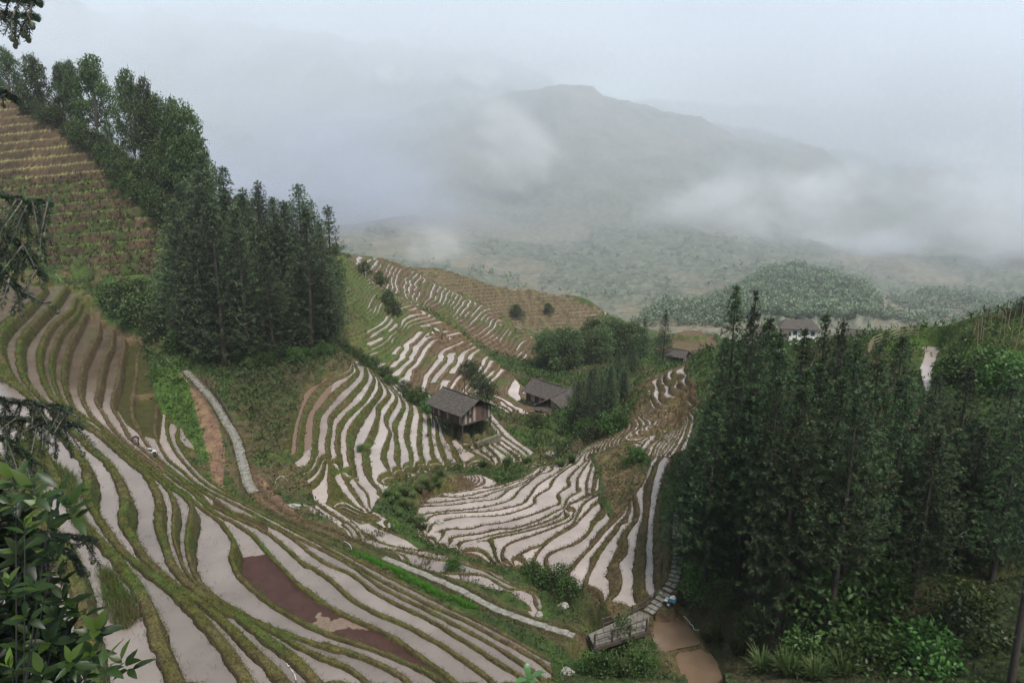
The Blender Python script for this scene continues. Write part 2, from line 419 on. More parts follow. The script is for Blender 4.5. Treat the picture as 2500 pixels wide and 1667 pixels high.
def solve_membrane(s, n, NRr, NTt, wr, wt):
    """heights between the fixed lines, coarse to fine"""
    s, n = s.reshape(NRr, NTt), n.reshape(NRr, NTt)
    if min(NRr, NTt) > 24:
        h2, w2 = (NRr + 1) // 2, (NTt + 1) // 2
        sp = np.zeros((h2 * 2, w2 * 2)); sp[:NRr, :NTt] = s
        npd = np.zeros((h2 * 2, w2 * 2)); npd[:NRr, :NTt] = n
        cs = sp.reshape(h2, 2, w2, 2).sum((1, 3))
        cn = npd.reshape(h2, 2, w2, 2).sum((1, 3))
        c = solve_membrane(cs.ravel(), cn.ravel(), h2, w2, wr, wt)
        # bilinear upsampling
        jj, ii = (np.arange(NRr) - 0.5) / 2, (np.arange(NTt) - 0.5) / 2
        j0 = np.clip(np.floor(jj).astype(int), 0, h2 - 2); fj = np.clip(jj - j0, 0, 1)[:, None]
        i0 = np.clip(np.floor(ii).astype(int), 0, w2 - 2); fi = np.clip(ii - i0, 0, 1)[None, :]
        h = (c[j0][:, i0] * (1 - fi) + c[j0][:, i0 + 1] * fi) * (1 - fj) + (c[j0 + 1][:, i0] * (1 - fi) + c[j0 + 1][:, i0 + 1] * fi) * fj
        iters = 160 if NRr < 400 else (110 if NRr < 800 else 70)
    else:
        h = np.full((NRr, NTt), s.sum() / max(n.sum(), 1e-9))
        iters = 800
    fixed = n > 0
    val = np.where(fixed, s / np.maximum(n, 1e-9), 0)
    h = np.where(fixed, val, h).astype(np.float32)
    val = val.astype(np.float32)
    for _ in range(iters):
        p = np.pad(h, 1, mode='edge')
        m = (wr * (p[:-2, 1:-1] + p[2:, 1:-1]) + wt * (p[1:-1, :-2] + p[1:-1, 2:])) / (2 * (wr + wt))
        h = np.where(fixed, val, m)
    return h

wt_, wr_ = 1.0, (DTH / DLR) ** 2
H = solve_membrane(ACC_S, ACC_N, NR, NT, wr_, wt_).astype(float)
th = TH0 + DTH * np.arange(NT)[None, :]
rr = np.exp(LR0 + DLR * np.arange(NR))[:, None]
GX, GY = rr * np.sin(th), rr * np.cos(th)
def blur(a, k=1):
    for _ in range(k):
        p = np.pad(a, 1, mode='edge')
        a = (p[:-2, 1:-1] + p[2:, 1:-1] + p[1:-1, :-2] + p[1:-1, 2:] + 2 * p[1:-1, 1:-1]) / 6
    return a
def slope_of(h):
    gr = np.gradient(h, axis=0) / (rr * DLR)
    gt = np.gradient(h, axis=1) / (rr * DTH)
    return np.hypot(gr, gt)
H = blur(H, 2)
GU, GV = project(GX, GY, H)

# ------------------------------------------------------------------ terraces cut into the solved ground
SOLID = {}
def levels(zs, lo, hi):
    """paddy heights of a group, continued a little beyond the surveyed ones"""
    return np.array(sorted(set(zs)))

def zlist(b): return [z for z, _ in b]
REGIONS = [   # name, outline in the photograph, nearest and farthest distance, table of paddy heights
 ('A', "P -500,500 60,640 130,685 225,715 262,790 350,825 372,940 392,1000 440,1040 500,1130 560,1200 620,1236 800,1310 1000,1397 1200,1490 1300,1560 1345,1610 1360,1760 -500,1900", 0, 190, zlist(BANK_A)),
 ('A2', "P 700,1245 740,1225 830,1262 905,1250 960,1295 1020,1335 1100,1358 1200,1385 1250,1425 1310,1432 1325,1480 1312,1510 1200,1472 1000,1385 850,1322 720,1268", 0, 110, zlist(BANK_A2)),
 ('B', "P 822,815 812,850 780,905 715,950 690,1000 690,1090 735,1150 760,1190 770,1240 830,1280 905,1245 945,1190 985,1168 1060,1147 1150,1140 1300,1140 1372,1120 1310,1065 1225,1010 1170,1000 1130,1070 1100,1055 1060,1005 1000,945 900,865", 60, 135, zlist(BANK_B)),
 ('C', "P 1012,1208 1050,1176 1130,1160 1290,1142 1420,1095 1500,1058 1560,1012 1590,960 1555,945 1560,925 1640,862 1700,850 1705,1000 1675,1100 1662,1200 1640,1300 1626,1400 1590,1458 1500,1500 1430,1440 1360,1425 1290,1402 1220,1380 1130,1350 1070,1335 1020,1305 1012,1262 1030,1225", 40, 140, zlist(BANK_C)),
 ('BT', "P 730,1140 808,1118 832,1136 870,1160 905,1208 962,1286 830,1284 768,1240 752,1190", 50, 110, zlist(BANK_BT)),
 ('CU', "P 1440,1112 1500,1058 1560,1012 1590,960 1555,945 1560,925 1640,862 1700,850 1705,1000 1675,1090 1640,1112 1600,1112 1540,1120", 70, 140, zlist(BANK_CU)),
 ('E0', "P 780,590 830,615 924,698 1027,752 1118,803 1213,886 1290,950 1350,1010 1300,1050 1240,1020 1180,975 1100,960 1060,985 1000,955 900,875 830,825 780,800", 118, 215, list(np.arange(-47, -20, 0.52))),
 ('E1', "P 840,600 930,622 1050,680 1130,715 1230,765 1310,828 1400,910 1300,960 1213,890 1118,806 1027,755 924,702 860,650", 188, 290, list(np.arange(-64, -22, 0.68))),
 ('E2', "P 980,640 1130,665 1340,705 1480,760 1580,815 1560,850 1440,800 1380,830 1310,830 1230,768 1130,718 1050,682", 270, 350, list(np.arange(-74, -38, 1.3))),
 ('D', "P -600,50 0,150 110,240 210,310 310,380 380,445 425,530 425,640 330,690 230,650 60,640 -400,640", 150, 320, list(np.arange(-24, 34, 2.4))),
 ('M', "P 1600,800 1740,798 1760,870 1600,870", 205, 260, list(np.arange(-56, -40, 1.6))),
]
HOLES = [pts(q) for q in ("P 1440,1112 1520,1078 1575,1112 1592,1120 1570,1175 1528,1235 1490,1262 1462,1225 1462,1160", "P 1395,1060 1480,1040 1560,1000 1590,960 1470,960 1400,1000",
                          "Y4 440,560 640,590 700,560 740,760 500,900 400,800", "P 1128,1040 1190,1028 1215,1062 1185,1090 1130,1072")]
DRY = [pts(q) for q in ("Z2 775,650 870,720 845,900 820,1020 820,1150 860,1240 900,1290 780,1200 712,1090 742,950 762,820",
                        "Z2 870,720 990,720 1010,1090 985,1300 880,1270 830,1150 830,1020 850,880")]
BROWN = [pts(q) for q in ("Y2 900,1000 940,600 1240,60 1480,80 1440,330 1290,540 1262,760 1230,900 1100,1000",)]

GID = np.full((NR, NT), -1, np.int8)
K = np.full((NR, NT), -1, np.int32)
DOUT = np.full((NR, NT), 99.0)
DIN = np.full((NR, NT), 99.0)
Z0 = H.copy()
DZ = np.ones((NR, NT))
WIDTH = np.full((NR, NT), 99.0)
G = blur(slope_of(H), 3)
G = np.maximum(G, 0.06)
HJ = H + 0.0
for gi, (name, outline, near, far, tab) in enumerate(REGIONS):
    m = inside(pts(outline), GU, GV) & (rr + 0 * GX > near) & (rr + 0 * GX < far)
    for hl in HOLES:
        m &= ~inside(hl, GU, GV)
    tab = np.array(sorted(set(tab)))
    hh = H
    if name in ('E0', 'E1', 'E2', 'D', 'M'):
        hh = H + 0.9 * (fbm(GX / 9, GY / 9, 3, 5) - 0.5) * (tab[1] - tab[0]) * 1.6 + ((fbm(GX / 38, GY / 38, 2, 6) - 0.5) * 7.0 if name == 'D' else 0)
    k = np.searchsorted(tab, hh, side='right') - 1
    m &= (k >= 0) & (k < len(tab) - (0 if name == 'A' else 1))
    kk = np.clip(k, 0, len(tab) - 1)
    z0 = tab[kk]
    z1 = np.append(tab, tab[-1] + 1.2)[kk + 1]
    g = G if hh is H else np.maximum(blur(slope_of(hh), 2), 0.06)
    tilt = 0.0 * GX
    if name == 'D':
        tilt = 0.085 * (GX + 115)
        k = np.searchsorted(tab, hh - tilt, side='right') - 1
        m &= (k >= 0) & (k < len(tab) - 1)
        kk = np.clip(k, 0, len(tab) - 1)
        z0 = tab[kk] + tilt
        z1 = np.append(tab, tab[-1] + 1.2)[kk + 1] + tilt
    GID[m] = gi
    K[m] = k[m] + 1000 * gi
    DOUT[m] = ((hh - z0) / g)[m]
    DIN[m] = ((z1 - hh) / g)[m]
    Z0[m] = z0[m]
    DZ[m] = (z1 - z0)[m]
    WIDTH[m] = ((z1 - z0) / g)[m]
TER = GID >= 0
ragged = 0.75 + 0.5 * fbm(GX * 1.3, GY * 1.3, 3, 11)
WB = np.minimum(np.select([GID == 9, GID == 8, GID >= 6, (GID == 0) & (Z0 > -25.5), GID == 0], [0.6, 0.9, 0.5, 0.44, 0.25], 0.27), np.where((GID == 8) & (GU < 1210), 0.4, 0.26) * WIDTH) * ragged              # bank on the outer edge
steep = np.select([(GID == 2) | (GID == 4), ((GID == 3) & (GU > 1440)) | (GID == 5), GID == 9, (GID == 8) & (GU > 1210), GID == 8, GID == 7], [0.38, 0.42, 0.66, 0.2, 0.5, 0.42], 0.0)
WR = np.maximum(np.minimum(np.maximum(0.36 * DZ, 0.12), 0.36 * WIDTH), np.minimum(steep * WIDTH, np.where(GID == 9, 4.0, 1.6))) * ragged   # foot of the face behind
near_w = np.clip(rr / 120.0, 0.45, 1.4)
LIP = np.minimum(0.20, 0.3 * DZ) * (0.7 + 0.6 * fbm(GX * 0.8, GY * 0.8, 2, 3))
fl = Z0 - 0.12
tb = np.clip(DOUT / WB, 0, 1.35)
bank = np.where(tb < 1, LIP * (0.75 + 0.25 * np.sin(np.pi * tb)) , LIP * (1 - (tb - 1) / 0.35) + fl * 0 - 0.12 * ((tb - 1) / 0.35))
prof = np.where(tb < 1.35, Z0 + bank, fl)
tr = 1 - np.clip(DIN / WR, 0, 1)
LIPn = LIP * 0.75
face = fl + (Z0 + DZ + LIPn - fl) * np.clip(tr * 1.08, 0, 1) ** 0.85
prof = np.where(DIN < WR, np.maximum(prof, face), prof)
rough = 0.10 * (fbm(GX * 2.1, GY * 2.1, 3, 21) - 0.5)
onbank = TER & ((tb < 1.2) | (DIN < WR))
ZT = np.where(TER, prof + np.where(onbank, rough, 0), H)
PATHD = np.full((NR, NT), 99.0)
for P3 in PATHS:
    for p in P3[::8]:
        r = math.hypot(p[0], p[1]); t = math.atan2(p[0], p[1])
        j, i = int((math.log(r) - LR0) / DLR), int((t - TH0) / DTH)
        dj, di = int(1.6 / (r * DLR)) + 1, int(1.6 / (r * DTH)) + 1
        sl = np.s_[max(0, j - dj):j + dj + 1, max(0, i - di):i + di + 1]
        d = np.hypot(GX[sl] - p[0], GY[sl] - p[1])
        PATHD[sl] = np.minimum(PATHD[sl], d)
wild = np.clip((PATHD - 0.9) / 1.0, 0, 1)
scr = (fbm(GX * 0.35, GY * 0.35, 4, 31) - 0.5) * 1.0 + (fbm(GX * 1.7, GY * 1.7, 3, 33) - 0.5) * 0.5
ZT = np.where(TER, ZT, ZT + scr * wild)

POND = [pts("P 1597,1492 1594,1530 1602,1572 1612,1590 1655,1580 1706,1566 1690,1535 1650,1500 1615,1488"),
        pts("P 1648,1600 1655,1590 1712,1577 1735,1600 1760,1640 1780,1690 1700,1690 1665,1640"),
        pts("P 2248,898 2258,870 2250,856 2264,846 2296,851 2285,872 2276,905 2271,940 2262,952 2255,930")]
POND_Z = (-35.1, -35.4, -20.5)
PU, PV = project(GX, GY, H)
for Pq, zp in zip(POND, POND_Z):
    m = inside(Pq, PU, PV) & (rr + 0 * GX < 100)
    ZT = np.where(m, zp - 0.25, ZT)

# wet paddies
WET = TER & ~np.isin(GID, [9, 10])
pn = fbm(GX / 16 + 3.7 * (K % 7), GY / 16, 2, 41)
U2, V2 = project(GX, GY, Z0)
for P_ in DRY:
    WET &= ~(inside(P_, U2, V2) & (GID == 0))
KIND = np.zeros((NR, NT))
for P_ in BROWN:
    KIND = np.where(inside(P_, U2, V2) & (GID == 2), 1.0, KIND)
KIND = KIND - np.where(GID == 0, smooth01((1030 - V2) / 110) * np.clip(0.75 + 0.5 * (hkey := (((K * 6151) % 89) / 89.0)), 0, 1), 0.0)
TONE = (0.86 + 0.28 * (((K * 4421) % 97) / 97.0)) * np.select([GID == 0, GID == 1, GID < 6], [0.60 + 0.42 * np.clip((rr - 45) / 60, 0, 1), 0.8, 1.04], 1.2)
E = (GID >= 6) & (GID <= 8)
hk = (((K * 7919) % 101) / 101.0)
dryE = (GID == 6) & ((U2 < 895) | (hk < 0.15) | (pn > 0.60))
dryE |= (GID == 7) & ((pn > 0.70) | (hk < 0.08) | ((pn > 0.54) & (V2 > 740 + 0.25 * (U2 - 1000))))
dryE |= (GID == 8) & ((pn + 0.0013 * (U2 - 1180)) < 0.54)
WET &= ~dryE
WET &= ~(E & (WIDTH > 5.0))
KIND = np.where((GID == 0) & (np.abs(Z0 + 29.4) < .01) & (V2 > 1335 + 14 * (pn - 0.5) * 10) & (U2 > 585), 2.0, KIND)
KIND = np.where((KIND == 2.0) & (fbm(GX / 2.6, GY / 2.6, 4, 43) > 0.72), 0.6, KIND)
KIND = np.where((GID == 0) & (np.abs(Z0 + 32.0) < .01) & (U2 > 520) & (U2 < 655), 2.0, KIND)

def grid_mesh(name, X, Y, Z, facemask=None):
    nr, nt = X.shape
    vid = np.arange(nr * nt).reshape(nr, nt)
    f = np.stack([vid[:-1, :-1], vid[:-1, 1:], vid[1:, 1:], vid[1:, :-1]], -1).reshape(-1, 4)
    co = np.stack([X, Y, Z], -1).reshape(-1, 3)
    used = None
    if facemask is not None:
        f = f[facemask.ravel()]
        used = np.unique(f)
        remap = np.zeros(nr * nt, np.int64)
        remap[used] = np.arange(len(used))
        f = remap[f]
        co = co[used]
    return raw_mesh(name, co, f), used

def raw_mesh(name, co, f):
    me = bpy.data.meshes.new(name)
    f = np.ascontiguousarray(f)
    n, k = f.shape
    me.vertices.add(len(co))
    me.vertices.foreach_set("co", np.ascontiguousarray(co, dtype=np.float32).ravel())
    me.loops.add(n * k)
    me.loops.foreach_set("vertex_index", f.ravel().astype(np.int32))
    me.polygons.add(n)
    me.polygons.foreach_set("loop_start", np.arange(0, n * k, k, dtype=np.int32))
    me.update(calc_edges=True)
    return me

def add_attr(me, name, arr, kind='FLOAT'):
    a = me.attributes.new(name, kind, 'POINT')
    if kind == 'FLOAT':
        a.data.foreach_set("value", np.ascontiguousarray(arr, dtype=np.float32).ravel())
    else:
        a.data.foreach_set("color", np.ascontiguousarray(arr, dtype=np.float32).ravel())

def put(name, me, mat=None, parent=None, loc=None, **props):
    o = bpy.data.objects.new(name, me)
    COL.objects.link(o)
    if me is not None and mat is not None:
        for m in (mat if isinstance(mat, (list, tuple)) else [mat]):
            me.materials.append(m)
    if parent is not None:
        o.parent = parent
    if loc is not None:
        o.location = loc
    for k_, v_ in props.items():
        o[k_] = v_
    return o

# ------------------------------------------------------------------ materials
def new_mat(name):
    m = bpy.data.materials.new(name)
    m.use_nodes = True
    nt = m.node_tree
    b = nt.nodes.get("Principled BSDF")
    return m, nt.nodes, nt.links, b

def noise(nodes, links, scale, detail=4, rough=0.55, vec=None):
    n = nodes.new("ShaderNodeTexNoise")
    n.inputs['Scale'].default_value = scale
    n.inputs['Detail'].default_value = detail
    n.inputs['Roughness'].default_value = rough
    if vec is not None:
        links.new(vec, n.inputs['Vector'])
    return n

def ramp(nodes, links, fac, stops):
    r = nodes.new("ShaderNodeValToRGB")
    e = r.color_ramp.elements
    while len(e) < len(stops):
        e.new(0.5)
    for q, (p, c) in zip(e, stops):
        q.position = p
        q.color = (*c, 1) if len(c) == 3 else c
    links.new(fac, r.inputs['Fac'])
    return r

def mixc(nodes, links, fac, c1, c2, mode='MIX'):
    m = nodes.new("ShaderNodeMixRGB")
    m.blend_type = mode
    for s_, v_ in (('Fac', fac), ('Color1', c1), ('Color2', c2)):
        if hasattr(v_, 'is_linked'):
            links.new(v_, m.inputs[s_])
        elif isinstance(v_, (int, float)):
            m.inputs[s_].default_value = v_
        else:
            m.inputs[s_].default_value = (*v_, 1)
    return m.outputs['Color']

def obj_coord(nodes):
    return nodes.new("ShaderNodeTexCoord").outputs['Object']

def mat_ground():
    m, N, L, b = new_mat("hillside earth and grass")
    co = obj_coord(N)
    at = N.new("ShaderNodeAttribute"); at.attribute_name = "cover"
    n1 = noise(N, L, 0.9, 5, 0.6, co)
    n2 = noise(N, L, 6.0, 4, 0.7, co)
    n3 = noise(N, L, 26.0, 3, 0.7, co)
    r1 = ramp(N, L, n1.outputs['Fac'], [(0.30, (0.55, 0.52, 0.5)), (0.5, (1, 1, 1)), (0.72, (1.35, 1.45, 1.15))])
    r2 = ramp(N, L, n2.outputs['Fac'], [(0.28, (0.45, 0.43, 0.42)), (0.52, (1, 1, 1)), (0.75, (1.6, 1.5, 1.35))])
    r3 = ramp(N, L, n3.outputs['Fac'], [(0.3, (0.6, 0.6, 0.6)), (0.7, (1.4, 1.4, 1.4))])
    c = mixc(N, L, 1.0, at.outputs['Color'], r1.outputs['Color'], 'MULTIPLY')
    c = mixc(N, L, 1.0, c, r2.outputs['Color'], 'MULTIPLY')
    c = mixc(N, L, 0.8, c, r3.outputs['Color'], 'MULTIPLY')
    L.new(c, b.inputs['Base Color'])
    b.inputs['Roughness'].default_value = 0.85
    b.inputs['Specular IOR Level'].default_value = 0.2
    bm_ = N.new("ShaderNodeBump")
    bm_.inputs['Strength'].default_value = 0.8
    bm_.inputs['Distance'].default_value = 0.12
    L.new(n2.outputs['Fac'], bm_.inputs['Height'])
    L.new(bm_.outputs['Normal'], b.inputs['Normal'])
    return m

def mat_water():
    m, N, L, b = new_mat("flooded paddy")
    co = obj_coord(N)
    at = N.new("ShaderNodeAttribute"); at.attribute_name = "kind"
    n1 = noise(N, L, 0.25, 4, 0.6, co)
    n2 = noise(N, L, 5.0, 6, 0.8, co)
    n3 = noise(N, L, 1.2, 5, 0.7, co)
    mud = ramp(N, L, n1.outputs['Fac'], [(0.35, (0.200, 0.164, 0.146)), (0.65, (0.270, 0.224, 0.202))])
    spk = ramp(N, L, n2.outputs['Fac'], [(0.31, (0.5, 0.45, 0.40)), (0.41, (1, 1, 1))])
    c0 = mixc(N, L, 1.0, mud.outputs['Color'], spk.outputs['Color'], 'MULTIPLY')
    brown = ramp(N, L, n2.outputs['Fac'], [(0.35, (0.085, 0.058, 0.04)), (0.65, (0.17, 0.115, 0.08))])
    red = ramp(N, L, n3.outputs['Fac'], [(0.33, (0.028, 0.011, 0.008)), (0.62, (0.045, 0.018, 0.013))])
    f1 = N.new("ShaderNodeMapRange"); f1.inputs[1].default_value = 0.35; f1.inputs[2].default_value = 0.65
    L.new(at.outputs['Fac'], f1.inputs[0])
    f2 = N.new("ShaderNodeMapRange"); f2.inputs[1].default_value = 1.35; f2.inputs[2].default_value = 1.65
    L.new(at.outputs['Fac'], f2.inputs[0])
    tn = N.new("ShaderNodeAttribute"); tn.attribute_name = "tone"
    c0 = mixc(N, L, 1.0, c0, tn.outputs['Color'], 'MULTIPLY')
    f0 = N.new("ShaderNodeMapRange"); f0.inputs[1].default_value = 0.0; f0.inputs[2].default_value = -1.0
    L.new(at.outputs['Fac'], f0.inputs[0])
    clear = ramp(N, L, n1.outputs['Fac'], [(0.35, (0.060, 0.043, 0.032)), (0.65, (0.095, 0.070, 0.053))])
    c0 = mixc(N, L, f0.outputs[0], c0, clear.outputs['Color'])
    c = mixc(N, L, f1.outputs[0], c0, brown.outputs['Color'])
    c = mixc(N, L, f2.outputs[0], c, red.outputs['Color'])
    L.new(c, b.inputs['Base Color'])
    rr_ = N.new("ShaderNodeMapRange")
    rr_.inputs[1].default_value = -0.6; rr_.inputs[2].default_value = 1; rr_.inputs[3].default_value = 0.02; rr_.inputs[4].default_value = 0.55
    L.new(at.outputs['Fac'], rr_.inputs[0])
    L.new(rr_.outputs[0], b.inputs['Roughness'])
    b.inputs['IOR'].default_value = 1.33
    bp = N.new("ShaderNodeBump"); bp.inputs['Strength'].default_value = 0.12; bp.inputs['Distance'].default_value = 0.02
    L.new(n2.outputs['Fac'], bp.inputs['Height'])
    L.new(bp.outputs['Normal'], b.inputs['Normal'])
    return m

M_GROUND, M_WATER = mat_ground(), mat_water()

# ------------------------------------------------------------------ what grows where (real surface colours)
def zone(q): return inside(pts(q), GU, GV)
C_OLIVE, C_GRASS = np.array([0.058, 0.056, 0.013]), np.array([0.036, 0.068, 0.011])
C_DEAD, C_SOIL = np.array([0.088, 0.060, 0.033]), np.array([0.150, 0.086, 0.060])
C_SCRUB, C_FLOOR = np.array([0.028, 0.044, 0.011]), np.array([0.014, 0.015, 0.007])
cov = np.zeros((NR, NT, 3)) + C_SCRUB
def paint(mask, col, amt=1.0):
    a = (mask.astype(float) * amt)[..., None]
    cov[:] = cov * (1 - a) + col * a
wn1 = fbm(GX / 7, GY / 7, 4, 51)
wn2 = fbm(GX / 2.2, GY / 2.2, 3, 53)
paint(~TER, C_DEAD, smooth01((wn1 - 0.5) * 5) * 0.7)
paint(~TER, C_GRASS, smooth01((wn2 - 0.52) * 6) * 0.6)
# banks and faces
gA = (GID == 0) | (GID == 1)
paint(gA, C_OLIVE)
paint(gA, C_GRASS, smooth01((wn2 - 0.52) * 6) * 0.5)
paint(gA, C_DEAD, smooth01((0.47 - wn1) * 8) * 0.55 + 0.35 * smooth01((GU - 600) / 300))
paint((GID == 0) & (GU < 400) & (Z0 < -27) & (GV < 1180), C_DEAD, 0.85)
gB = (GID == 2) | (GID == 4)
gC = (GID == 3) | (GID == 5)
paint(gB, C_OLIVE * 0.9)
paint(gB, C_GRASS, smooth01((wn2 - 0.5) * 6) * 0.6)
paint(gB & (tb < 1.3), C_DEAD, 0.6)
paint((GID == 2) & (GU < 850) & (GV < 1000), C_DEAD, 0.5)
paint(gC, C_DEAD * 0.85)
paint(gC, C_OLIVE, smooth01((wn2 - 0.45) * 6) * 0.8)
paint(gC & (GU > 1480), C_DEAD, 0.5)
paint(E, C_DEAD * 0.9)
paint(E, C_GRASS, smooth01((wn1 - 0.42) * 6) * np.where(GID == 8, 0.25, 0.6))
paint((GID == 6) & (GU < 1000), C_GRASS * 1.1, 0.6)
paint(E & (tb < 1.2), C_SOIL, 0.35)
paint(GID == 8, C_DEAD * 0.8, 0.6)
paint((GID == 8) & (tb < 1.3), np.array([0.115, 0.098, 0.055]), 0.8)
paint(GID == 9, C_DEAD * 0.55)
paint((GID == 9) & (tb < 1.3) & (GV <= 440), np.array([0.17, 0.155, 0.06]), 0.9)
paint((GID == 9) & (tb < 1.3) & (GV > 440), np.array([0.09, 0.15, 0.03]), 0.8)
paint((GID == 9) & (GV > 440), C_GRASS * 0.8, smooth01((wn2 - 0.45) * 4) * 0.7)
paint((GID == 9) & (DIN < WR) & (wn1 < 0.40), C_SOIL * 0.6, 0.35)
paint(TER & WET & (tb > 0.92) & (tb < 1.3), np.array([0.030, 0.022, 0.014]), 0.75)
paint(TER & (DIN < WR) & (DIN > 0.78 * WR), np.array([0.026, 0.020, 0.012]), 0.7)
paint(TER & ~WET & (tb > 1.2) & (DIN > WR) & (GID == 0), C_OLIVE * 0.6)
paint(GID == 10, C_DEAD * 0.9)
paint((GID == 10) & (DIN < WR), C_GRASS * 1.2, 0.8)
paint((~TER) & zone("P 372,900 440,890 500,1000 540,1130 560,1190 480,1110 420,1030 380,990"), C_GRASS * 1.15, 0.85)
paint((~TER) & zone("P 462,945 490,955 530,1020 550,1100 545,1190 590,1235 680,1265 640,1268 560,1225 520,1180 505,1100"), C_SOIL * 0.95, 0.9)
paint((~TER) & zone("P 600,1130 640,1170 700,1230 760,1280 700,1260 640,1235 610,1210"), C_SOIL, 0.8)
paint((~TER) & zone("P 560,930 640,900 800,880 830,850 835,900 740,960 700,1090 600,1120 570,1040"), C_DEAD * 0.75, 0.25 + 0.5 * smooth01((wn2 - 0.45) * 5))
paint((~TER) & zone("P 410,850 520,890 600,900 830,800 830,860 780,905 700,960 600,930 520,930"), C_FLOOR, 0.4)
paint((~TER) & zone("P 1450,1110 1650,1000 1640,960 1560,960 1520,1080 1600,1200 1500,1260"), C_DEAD * 1.25, 0.75)
paint((~TER) & zone("P 1400,1060 1480,1020 1560,900 1480,960"), C_SOIL, 0.4)
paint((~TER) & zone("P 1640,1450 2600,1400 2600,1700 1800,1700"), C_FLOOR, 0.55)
paint((~TER) & zone("P 1350,1095 1400,1070 1420,1095 1380,1130"), C_SOIL, 0.8)
paint((~TER) & zone("P 2100,800 2500,740 2500,900 2280,960"), C_GRASS * 1.1, 0.5)
gstrip = (PATHD > 0.5) & ((GID < 0) | (GID == 0)) & (rr < 90) & zone("Y5 -140,935 0,975 200,1080 400,1180 600,1300 900,1440 1150,1545 1270,1600 1100,1560 850,1445 600,1330 400,1225 150,1110 -120,1000")
paint(gstrip, np.array([0.045, 0.130, 0.012]), 0.95)
paint(PATHD < 1.3, C_DEAD * 0.7, 0.6)
for Pq in POND:
    paint(inside(Pq, PU, PV), C_SOIL * 0.8)

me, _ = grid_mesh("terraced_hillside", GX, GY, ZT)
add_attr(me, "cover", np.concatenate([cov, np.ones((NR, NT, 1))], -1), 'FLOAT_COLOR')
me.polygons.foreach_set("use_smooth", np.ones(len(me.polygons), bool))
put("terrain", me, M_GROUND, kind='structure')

# the water lies level inside each paddy
same = (K[:-1, :-1] == K[1:, :-1]) & (K[:-1, :-1] == K[:-1, 1:]) & (K[:-1, :-1] == K[1:, 1:])
for gi in range(9):
    w = WET & (GID == gi) & ((ZT < Z0 + 0.1))
    w4 = w[:-1, :-1] | w[1:, :-1] | w[:-1, 1:] | w[1:, 1:]
    wa = WET[:-1, :-1] & WET[1:, :-1] & WET[:-1, 1:] & WET[1:, 1:]
    fm = same & w4 & wa & (GID[:-1, :-1] == gi)
    if not fm.any():
        continue
    me, used = grid_mesh("paddy_water", GX, GY, Z0 - 0.0, fm)
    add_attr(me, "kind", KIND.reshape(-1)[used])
    add_attr(me, "tone", TONE.reshape(-1)[used])
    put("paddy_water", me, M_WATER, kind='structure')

# ------------------------------------------------------------------ ground lookups
def ground(x, y):
    """height of the terrain under x, y"""
    t = (math.atan2(x, y) - TH0) / DTH
    r = (math.log(max(math.hypot(x, y), R0)) - LR0) / DLR
    i0, j0 = int(min(max(t, 0), NT - 2)), int(min(max(r, 0), NR - 2))
    f, g = min(max(t - i0, 0), 1), min(max(r - j0, 0), 1)
    return float((ZT[j0, i0] * (1 - f) + ZT[j0, i0 + 1] * f) * (1 - g) + (ZT[j0 + 1, i0] * (1 - f) + ZT[j0 + 1, i0 + 1] * f) * g)

RCOL = rr[:, 0]
def seen(u, v, near=0.0):
    """the point of the ground one sees at a pixel of the photograph"""
    x, y, s = slope_dir(u, v)
    hyp = math.hypot(x, y)
    i = int(round((math.atan2(x, y) - TH0) / DTH))
    hit = np.nonzero((ZT[:, i] >= s / hyp * RCOL) & (RCOL > near))[0]
    j = hit[0] if len(hit) else NR - 1
    r = RCOL[j]
    return x / hyp * r, y / hyp * r, float(ZT[j, i])

# ------------------------------------------------------------------ far country: valley, wooded hill and mountains
FN_R, FN_T = 620, 820
FT0, FT1 = math.radians(-54), math.radians(54)
FR0, FR1 = math.log(405.0), math.log(5200.0)
fth = FT0 + (FT1 - FT0) * np.arange(FN_T)[None, :] / (FN_T - 1)
frr = np.exp(FR0 + (FR1 - FR0) * np.arange(FN_R) / (FN_R - 1))[:, None]
FX, FY = frr * np.sin(fth), frr * np.cos(fth)
fs, fnn = np.zeros(FN_R * FN_T), np.zeros(FN_R * FN_T)
def fconstrain(P3):
    i = np.rint((np.arctan2(P3[:, 0], P3[:, 1]) - FT0) / (FT1 - FT0) * (FN_T - 1)).astype(int)
    j = np.rint((np.log(np.hypot(P3[:, 0], P3[:, 1])) - FR0) / (FR1 - FR0) * (FN_R - 1)).astype(int)
    ok = (i >= 0) & (i < FN_T) & (j >= 0) & (j < FN_R)
    np.add.at(fs, j[ok] * FN_T + i[ok], P3[ok, 2])
    np.add.at(fnn, j[ok] * FN_T + i[ok], 1.0)
